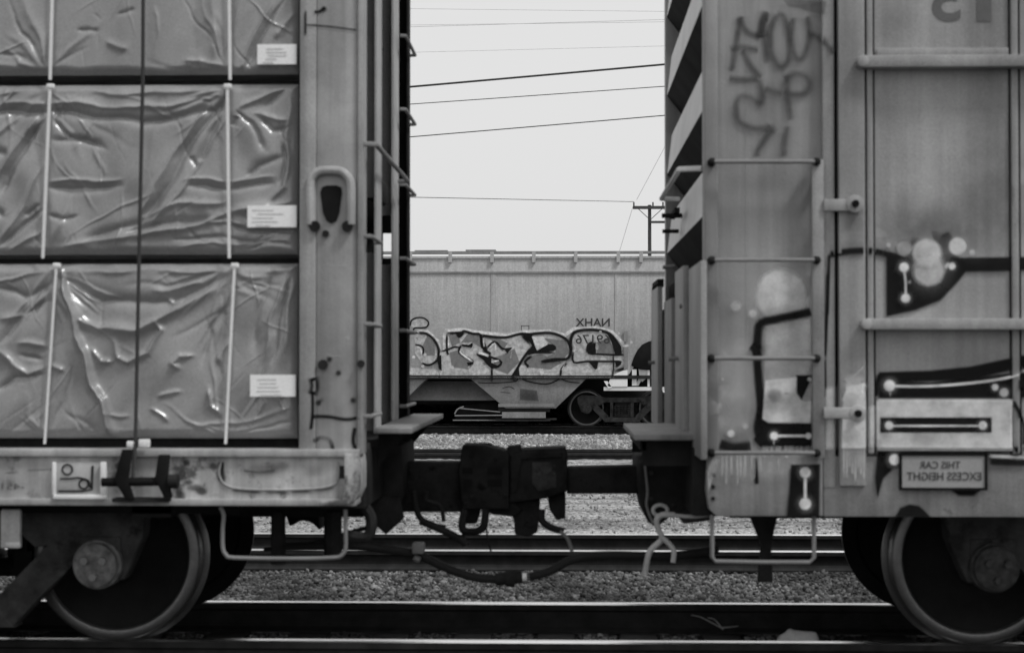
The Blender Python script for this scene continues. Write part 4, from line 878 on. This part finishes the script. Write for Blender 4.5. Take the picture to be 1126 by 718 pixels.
b = MB(); b.pprism([(517, 416), (645, 416), (611, 449), (556, 449)], YH+.03, YH+2.9); b.build("discharge_chute", M['hoplow'], H, bevel=.01)
b = MB(); b.pprism([(340, 416), (469, 416), (436, 449), (380, 449)], YH+.03, YH+2.9); b.build("discharge_chute", M['hoplow'], H, bevel=.01)
b = MB(); b.add([tuple(P(455, 419, YH+.9)), tuple(P(530, 419, YH+.9)), tuple(P(548, 440, YH+.35)), tuple(P(446, 440, YH+.35)), tuple(P(446, 441, YH+1.4)), tuple(P(548, 441, YH+1.4))], [(0, 1, 2, 3), (3, 2, 5, 4)]); b.build("slope_sheet", M['hoplow'], H)
MB().box(xl, xr, YH+1.2, YH+1.9, ZH+.55, ZH+1.2).build("center_sill", M['hopdark'], H)
b = MB(); b.pbox(548, 610, 444, 447.4, YH-.02, YH+.1); b.pbox(552, 600, 453, 459.5, YH-.01, YH+.2); gt = b.build("outlet_gate", M['hoplow'], H)
b = MB(); b.pbox(548, 605, 448, 452.8, YH+.1, YH+.4); b.pbox(545, 612, 459.8, 461.6, YH+.1, YH+.3); b.pieces("outlet_frame", M['hopdark'], gt)
b = MB(); b.tube([P(500, 457, YH), P(552, 456.6, YH)], .018, 6); b.tube([P(498, 462, YH+.2), P(605, 462, YH+.2)], .016, 6); b.tube([P(510, 447, YH), P(503, 450, YH), P(500, 455, YH)], .02, 6, sm=3); b.tube([P(506, 449, YH), P(550, 453, YH)], .015, 6); b.pieces("gate_rod", M['hoplow'], H)
b = MB(); b.pprism([(505, 446), (548, 442), (556, 462), (500, 462)], YH+.6, YH+.7); b.build("outlet_shroud", M['black'], H)
hc = P(645, 448, 45.13).x+.89
truck(H, hc, 45.2, ZH, M['capdark']); truck(H, hc-11.5, 45.2, ZH)
# hopper end: solid black slabs painting the cavity's shade under the slope sheet, white bracket, end cage
MB().prism([XZ(*q, YH+.25) for q in [(680, 418), (700, 378), (745, 360), (745, 430), (680, 430)]], YH+.25, YH+.3).build("cavity_shade", M['black'], H)
MB().pprism([(694, 402), (697, 393), (701, 385), (706, 379), (713, 375.5), (728, 372), (728, 408), (703, 406)], YH-.03, YH+.2).build("cavity_shade", M['black'], H, bevel=.02)
MB().pbox(664, 745, 425.5, 429.5, YH-.02, YH+.3).build("end_sill", M['boxend'], H)
b = MB(); b.pprism([(668, 424), (672, 414), (677, 411), (690, 405), (690, 425), (670, 425)], YH-.04, YH+.02); b.pprism([(664, 419), (668, 419), (673, 426), (669, 427)], YH-.04, YH+.02); b.pieces("jacking_bracket", M['label'], H)
b = MB(); b.pbox(686, 690, 364, 376, YH-.05, YH-.02); b.pbox(686, 690.5, 382, 406, YH-.05, YH-.02); b.build("ladder_stile", M['hoplow'], H)
b = MB(); b.pbox(695, 700, 406, 424, YH, YH+.04); b.pprism([(698, 424), (713, 398), (715, 400), (702, 424)], YH+.1, YH+.15); b.pprism([(702, 404), (712, 406), (713, 414), (706, 420), (703, 414)], YH+.05, YH+.1); b.pbox(712, 714.5, 395, 425, YH, YH+.05); b.pieces("end_frame", M['boxend'], H)
lettering("NAHX", "reporting_mark", M['letter'], 633, 670.5, 350, 359, YH, H, off=.012, bold=.01)
lettering("69176", "car_number", M['letter'], 633, 670.5, 368, 378, YH, H, off=.09, bold=.008)
lettering("BLT", "stencil", M['lettersoft'], 500, 512, 409.5, 412.5, YH, H); lettering("AB LUB OTHE", "stencil", M['lettersoft'], 510, 532, 409.5, 412.5, YH, H) if False else None
b = MB()
for a in ((573, 582, 357.8, 358.6), (573, 582, 365.4, 366.2), (573, 573.8, 358, 366), (581.2, 582, 358, 366)): b.pbox(*a, YH-.004, YH)
b.build("placard_outline", M['lettersoft'], H)
# hopper graffiti, traced: A and B are two enlargements of the photograph
def gA(p): return [(445+a/7.979, 340+c/7.979) for a, c in p]
def gB(p): return [(580+a/7.979, 340+c/7.979) for a, c in p]
dH = lambda x, z: YH if z > zbot+.01 else YH-.052
K = dict(Y=YH)
hs = Paint(dH); hs.lay = .004
for x, y0_, y1_, w_, a_ in [(520, 302, 350, 3, .25), (548, 302, 400, 2, .3), (596, 302, 345, 4, .18), (640, 302, 340, 3, .22), (664, 302, 360, 2, .3), (700, 302, 366, 4, .2), (478, 302, 340, 3, .2), (615, 285, 298, 4, .2), (560, 285, 298, 5, .2), (690, 310, 360, 2, .35), (650, 285, 298, 3, .25)]:
    hs.stroke([(x, y0_), (x+.3, (y0_+y1_)/2), (x, y1_)], w_, soft=.95, a=a_, Y=YH, taper=True)
hs.build("dirt_streak", M['spW'], H)
gp = Paint(dH); gp.lay = .014
def ol(P_, pts, w, **k): P_.stroke(pts, w, sm=k.pop('sm', 0), soft=.5, Y=YH, **k)
# pale halo
halo = [gA([(350, 205), (350, 370), (320, 390), (310, 580)]), gA([(350, 190), (500, 180), (660, 205), (900, 230), (1040, 200), (1140, 200)]), gB([(0, 200), (200, 195), (330, 230), (400, 175), (600, 165), (740, 200), (830, 290), (850, 330)]), gA([(90, 190), (200, 195), (290, 280), (315, 370)])]
for h_ in halo: ol(gp, h_, 4.6, a=.95)
gp.fill(gA([(320, 560), (330, 380), (420, 330), (480, 390), (600, 480), (720, 500), (760, 480), (1117, 500), (1117, 584), (320, 584)]), a=.7, **K)
gp.fill(gB([(-5, 500), (300, 480), (740, 470), (760, 584), (-5, 584)]), a=.7, **K)
gp.fill(gA([(40, 520), (300, 540), (300, 584), (40, 584)]), a=.6, **K)
gp.fill(gB([(760, 380), (880, 380), (890, 560), (770, 580)]), a=.4, **K); gp.blob(*gB([(860, 320)])[0], 4, 1.5, a=.7, **K)
gp.build("graffiti_halo", M['spW'], H)
gf = Paint(dH); gf.lay = .022
fills = [gA([(375, 215), (500, 205), (650, 220), (680, 350), (700, 480), (600, 560), (340, 560), (330, 400), (380, 340)]), gA([(670, 235), (900, 240), (1030, 215), (1110, 340), (1030, 460), (930, 590), (760, 560), (700, 350)]), gB([(0, 215), (220, 210), (340, 260), (375, 340), (350, 430), (290, 540), (0, 560)]), gB([(390, 290), (420, 200), (560, 180), (700, 220), (760, 330), (770, 400), (760, 560), (300, 560), (320, 480), (390, 450)]), gA([(90, 215), (180, 215), (290, 300), (300, 400), (240, 480), (150, 470), (90, 380)]), gB([(750, 400), (860, 400), (850, 480), (770, 540)])]
for q in fills: gf.fill(q, a=.8, soft=.6, **K)
gf.fill([(590, 416), (598, 421), (612, 421), (625, 418), (640, 417), (660, 416)], a=.0, **K)
gf.fill(gA([(50, 150), (60, 100), (110, 78), (170, 82), (205, 115), (190, 150), (90, 160)]), a=.8, soft=.6, **K)
gf.build("graffiti_fill", M['spL'], H)
gs = Paint(dH); gs.lay = .028                              # mid grey shade inside the letters
for q in [gA([(400, 380), (480, 360), (600, 480), (560, 520), (420, 500)]), gA([(780, 430), (880, 400), (960, 350), (1000, 460), (900, 560), (800, 520)]), gA([(640, 230), (700, 240), (780, 250), (900, 300), (860, 360), (760, 260)]), gB([(150, 260), (330, 280), (360, 380), (300, 440), (150, 430), (250, 380), (250, 320)]), gB([(0, 420), (120, 400), (300, 470), (200, 520), (0, 500)]), gB([(700, 260), (760, 360), (760, 400), (620, 390), (600, 300)]), gA([(560, 220), (650, 230), (670, 330), (590, 280), (500, 290)]), gA([(390, 230), (470, 230), (480, 290), (420, 320)]), gA([(160, 330), (200, 240), (260, 300), (260, 400), (200, 400)])]:
    gs.fill(q, a=.8, soft=1.6, **K)
gs.build("graffiti_shade", M['spM'], H)
go = Paint(dH); go.lay = .034
outl = [([(370, 215), (372, 360), (385, 400)], 1.5), ([(370, 213), (500, 205), (520, 192), (600, 215), (665, 225), (680, 330), (730, 350)], 1.9), ([(665, 228), (800, 245), (900, 245), (1020, 215), (1117, 225)], 1.9), ([(460, 205), (480, 240), (520, 200)], 2.2),
        ([(320, 372), (400, 345), (440, 330), (490, 340)], 1.3), ([(500, 310), (480, 380), (600, 455), (560, 490)], 1.5), ([(500, 315), (580, 325), (590, 300)], 1.5), ([(720, 340), (790, 285), (850, 340), (880, 350)], 1.5), ([(630, 390), (760, 420), (850, 465), (790, 510), (700, 440), (630, 390)], 1.6), ([(690, 480), (700, 470)], 1.5),
        ([(1020, 215), (1110, 300)], 3.0), ([(1115, 330), (1040, 430), (1000, 500), (940, 600)], 1.9), ([(1117, 410), (1055, 460), (1090, 510)], 1.7), ([(765, 510), (765, 640)], 1.6), ([(120, 208), (190, 215), (260, 270), (298, 350), (298, 420), (315, 540)], 2.0), ([(300, 440), (250, 475), (200, 490), (150, 470)], 1.6),
        ([(90, 312), (140, 320), (165, 350), (160, 400)], 1.3), ([(50, 150), (60, 100), (110, 75), (170, 80), (210, 115), (195, 155), (140, 165), (90, 165), (75, 190)], 1.2), ([(0, 215), (60, 210), (120, 208)], 1.4), ([(95, 250), (120, 260)], 1.0), ([(700, 345), (720, 375), (760, 395)], 2.6), ([(930, 598), (990, 625)], 3.0)]
for p, w_ in outl: ol(go, gA(p), w_*1.65, sm=3)
for p in [[(470, 205), (510, 205), (485, 235)], [(500, 310), (560, 315), (595, 295), (590, 335), (510, 325)], [(870, 345), (945, 335), (900, 385)], [(630, 390), (760, 430), (760, 470), (830, 500), (765, 520), (720, 480), (690, 440)], [(545, 470), (600, 460), (560, 490)], [(1010, 470), (1000, 520), (1010, 590), (930, 592), (970, 540)], [(660, 230), (690, 240), (720, 340), (690, 350)], [(285, 430), (320, 400), (325, 540), (305, 520)], [(1030, 215), (1117, 220), (1117, 300)]]: go.fill(gA(p), soft=.4, **K)
outB = [([(0, 225), (60, 215), (200, 208), (310, 245), (365, 300), (380, 380), (345, 435), (240, 440), (120, 462)], 2.2), ([(30, 240), (80, 370), (180, 315), (235, 325), (230, 355), (80, 372)], 1.5), ([(0, 400), (60, 380), (240, 380)], 1.5), ([(0, 480), (15, 500)], 1.2), ([(385, 370), (380, 270), (410, 205), (500, 182), (620, 185), (720, 215), (790, 300), (820, 400)], 2.3), ([(385, 380), (440, 368)], 1.3),
        ([(530, 390), (640, 395), (760, 400), (850, 400)], 1.4), ([(400, 375), (405, 465), (520, 458), (700, 458), (820, 462), (770, 510)], 1.6), ([(350, 470), (300, 520), (290, 590)], 1.6), ([(760, 545), (880, 510)], 2.2), ([(750, 400), (755, 500), (745, 600)], 1.1), ([(590, 280), (600, 380)], .9), ([(520, 380), (530, 310), (575, 285)], 1.2)]
for p, w_ in outB: ol(go, gB(p), w_*1.65, sm=3)
for p in [[(525, 370), (535, 315), (570, 285), (590, 300), (600, 385), (530, 388)], [(535, 460), (620, 460), (610, 520), (595, 528)], [(90, 365), (170, 320), (240, 318), (238, 352), (150, 362)], [(700, 215), (760, 250), (820, 330), (822, 395), (770, 392), (740, 290)], [(0, 225), (30, 235), (80, 370), (0, 400), (40, 320)], [(115, 458), (150, 445), (340, 435), (345, 445), (150, 468)], [(770, 460), (830, 462), (775, 500)]]: go.fill(gB(p), soft=.4, **K)
go.build("graffiti_outline", M['spB'], H)
gh = Paint(dH); gh.lay = .042
for p, w_ in [([(490, 360), (500, 390), (600, 460)], 1.5), ([(740, 350), (790, 300), (800, 370)], 1.6), ([(385, 240), (385, 340)], 1.0), ([(690, 250), (700, 330)], 1.4), ([(100, 330), (140, 345), (150, 400)], 1.3), ([(640, 380), (700, 395), (740, 410)], 2.0), ([(940, 370), (930, 430)], 1.2), ([(760, 460), (830, 450)], 1.5), ([(560, 500), (580, 550)], 2)]: gh.stroke(gA(p), w_*1.5, Y=YH, a=.95, sm=3)
gh.fill(gB([(40, 240), (140, 240), (175, 310), (85, 355)]), a=.7, soft=.8, **K); gh.stroke(gB([(400, 300), (420, 340), (405, 380)]), 2, Y=YH, sm=3, a=.7); gh.stroke(gB([(330, 480), (300, 540)]), 1.6, Y=YH, a=.7); gh.blob(*gB([(125, 550)])[0], 2.6, 4, a=.7, **K); gh.blob(*gB([(610, 330)])[0], 1.8, 4, a=.5, **K)
for q in [(160, 500), (50, 560), (110, 565), (200, 568), (255, 565), (420, 510), (180, 400), (80, 420)]: gh.blob(*gA([q])[0], 1.8, a=.7, **K)
for q in [(630, 520), (720, 560), (380, 560), (800, 210), (910, 290), (355, 205), (640, 200)]: gh.blob(*gB([q])[0], 1.6, a=.55, **K)
gh.build("graffiti_highlight", M['spW'], H)
gl = Paint(lambda x, z: YH-.005)                         # where the paint runs onto the chute below the sill
for p, w_ in [([(525, 420.5), (540, 421), (567, 419), (569, 412)], 1.1), ([(541, 414), (541, 421)], 1.3), ([(572, 415), (580, 419), (596, 422), (606, 421), (616, 416)], 1.6), ([(616, 416), (625, 419.5), (638, 421)], 1.2), ([(552, 427), (560, 425), (566, 428)], .8), ([(550, 431), (562, 432)], .8)]: gl.stroke(p, w_, Y=YH, sm=4)
gl.fill([(572, 428), (590, 430), (592, 440), (572, 439)], a=.5, soft=1.5, Y=YH); gl.build("chute_graffiti", M['spB'], H)

# ------------------------------------------------------------------ scrub added behind the hopper car to blacken the gap beneath it
def added_scrub():
    n = 26000; b = rng; x = b.uniform(-9, 9, n); y = b.uniform(48.2, 51.5, n); top = 1.05+.35*np.sin(x*1.7)+.2*np.sin(x*5.1+1); z = -.3+b.uniform(0, 1, n)**.7*(top+.3)
    s_ = b.uniform(.06, .16, n); v = b.normal(size=(n, 4, 3))*s_[:, None, None]+np.stack([x, y, z], -1)[:, None]
    me = bpy.data.meshes.new("added_scrub"); me.from_pydata(v.reshape(-1, 3).tolist(), [], [(4*i, 4*i+1, 4*i+2, 4*i+3) for i in range(n)]); me.materials.append(M['added_scrub'])
    o = bpy.data.objects.new("added_scrub", me); COL.objects.link(o); tag(o, "dark low scrub added beyond the distant hopper car", "added_scrub", kind='stuff')
added_scrub()

# ------------------------------------------------------------------ utility pole and wires
Yp = 137
U = thing("utility_pole", "dark utility pole with a wide crossarm rising behind the distant hopper car", "utility pole", (X(714, Yp), Yp, -.3))
MB().cyl((X(714.5, Yp), Yp, -.3), (X(714.5, Yp), Yp, Z(226, Yp)), .17, 12, .13).build("pole", M['pole'], U)
MB().pbox(696, 736, 226.6, 230, Yp-.3, Yp-.16).pbox(716, 746, 243, 245.5, Yp-.3, Yp-.16).pieces("crossarm", M['pole'], U)
b = MB()
for q in (697, 718, 729): b.cyl(P(q, 227, Yp-.2), P(q, 222.5, Yp-.2), .06, 8)
b.pieces("insulator", M['pole'], U)
b = MB(); b.tube([P(701, 229, Yp-.25), P(714, 241, Yp-.2)], .03, 6); b.tube([P(729, 229, Yp-.25), P(716, 241, Yp-.2)], .03, 6); b.pieces("crossarm_brace", M['pole'], U)
def wire(a, c, Y0, Y1, r, label, m='wire', sag=.6, ext=1.2):
    # through two photo points, at real distance, carried on past the frame both ways
    A, B = P(*a, Y0), P(*c, Y1); d = B-A; A2, B2 = A-d*ext, B+d*ext
    pts = [A2.lerp(B2, t/24)+Vector((0, 0, -sag*(1-(2*t/24-1)**2)+sag)) for t in range(25)]
    o = MB().tube(pts, r, 5).build("overhead_wire", M[m], None); tag(o, label, "wire", "overhead wires crossing the sky")
wire((450, 96), (728, 71.5), 60, 60, .036, "thickest black overhead cable, sloping up to the right", sag=.02)
wire((450, 115), (728, 95.5), 64, 64, .016, "thin wire just below the thickest cable", sag=.02)
wire((450, 151), (728, 127.5), 60, 60, .018, "dashed looking thin wire, lowest of the sloping wires", sag=.02)
wire((450, 217), (697, 222), 100, 137, .022, "nearly level thin wire ending at the utility pole crossarm", sag=.0, ext=0)
wire((450, 30), (728, 22), 90, 90, .010, "faint wire third from the top of the sky", 'wirethin', sag=.02)
wire((450, 28), (728, 24.5), 96, 96, .009, "faint wire second pair of the upper sky, crossing its neighbour", 'wirethin', sag=.02)
wire((450, 10), (728, 13), 90, 90, .008, "faint topmost wire of the sky", 'wirethin', sag=.02)
wire((450, 58), (728, 51), 90, 90, .008, "lone faint wire between the upper pair and the thickest cable", 'wirethin', sag=.02)
wire((740, 145), (700, 220), 137, 136.8, .018, "steep thin guy wire meeting the left end of the crossarm", 'wirethin', sag=0, ext=0)
wire((697, 224), (681, 277), 136.8, 136.5, .018, "steep faint wire dropping from the crossarm to the hopper roof", 'wirethin', sag=0, ext=0)

# pale lump of stone on the near rail side
def lump():
    bm = bmesh.new(); bmesh.ops.create_icosphere(bm, subdivisions=4, radius=1); from mathutils import noise as mn
    for v_ in bm.verts:
        q = v_.co.copy(); k = 1+.22*mn.noise(q*1.6)+.08*mn.noise(q*5); v_.co = Vector((q.x*k*.135+(.05 if q.x > .3 else 0), q.y*k*.13, q.z*k*.21))
    me = bpy.data.meshes.new("pale_rock"); bm.to_mesh(me); bm.free(); me.shade_smooth(); me.materials.append(M['pale'])
    o = bpy.data.objects.new("pale_rock", me); COL.objects.link(o); p = P(872, 700, 9.88); o.location = (p.x, 9.88, -.19); tag(o, "pale rock showing above the near rail at lower right", "rock")
lump()

# ------------------------------------------------------------------ small things along the rails
def twigs(pts_list, label, Y, name="dry_twig"):
    b = MB()
    for pts in pts_list: b.tube([P(*q, Y) for q in pts], lambda t: .004*(1-.7*t)+.001, 5, sm=3)
    tag(b.build(name, M['tie2'], None), label, "twig")
M['tie2'] = mat("dry_stalk", .20, rough=.9)
twigs([[(795, 691), (782, 684), (770, 678), (760, 676)], [(793, 690), (803, 689), (812, 688)], [(795, 692), (786, 681), (778, 679)]], "dry forked twig lying between the nearest rails", 10.3)
# coupler pins, rivets of the striker and hose fittings
b = MB(); b.cyl(P(535, 487, Yc), P(535, 493, Yc), .03, 12); b.pieces("knuckle_pin", M['coup'], cp)
b = MB()
for q in ((519, 545), (519, 500), (546, 503), (556, 543)): b.cyl(P(*q, Yc-.185), P(*q, Yc-.165), .014, 8)
b.pieces("casting_boss", M['coup'], cp)
MB().pprism([(562, 500), (574, 497), (618, 497), (618, 503), (574, 505), (568, 540), (562, 542)], Yc-.165, Yc-.149).build("casting_rib", M['coup'], cr_, bevel=.005)
MB().pprism([(585, 508), (612, 508), (612, 536), (592, 540), (585, 532)], Yc-.160, Yc-.149).build("casting_pocket", M['truck'], cr_, bevel=.006)
b = MB()
for q in ((716, 520), (716, 548), (762, 512), (768, 548), (740, 555)): b.cyl(P(*q, 9.74), P(*q, 9.76), .013, 8)
b.pieces("rivet", M['truck'], R)
b = MB()
for q in ((784, 535), (784, 548), (784, 522)): b.cyl(P(*q, YS-.016), P(*q, YS), .011, 8)
b.pieces("sill_rivet", M['dark'], R)
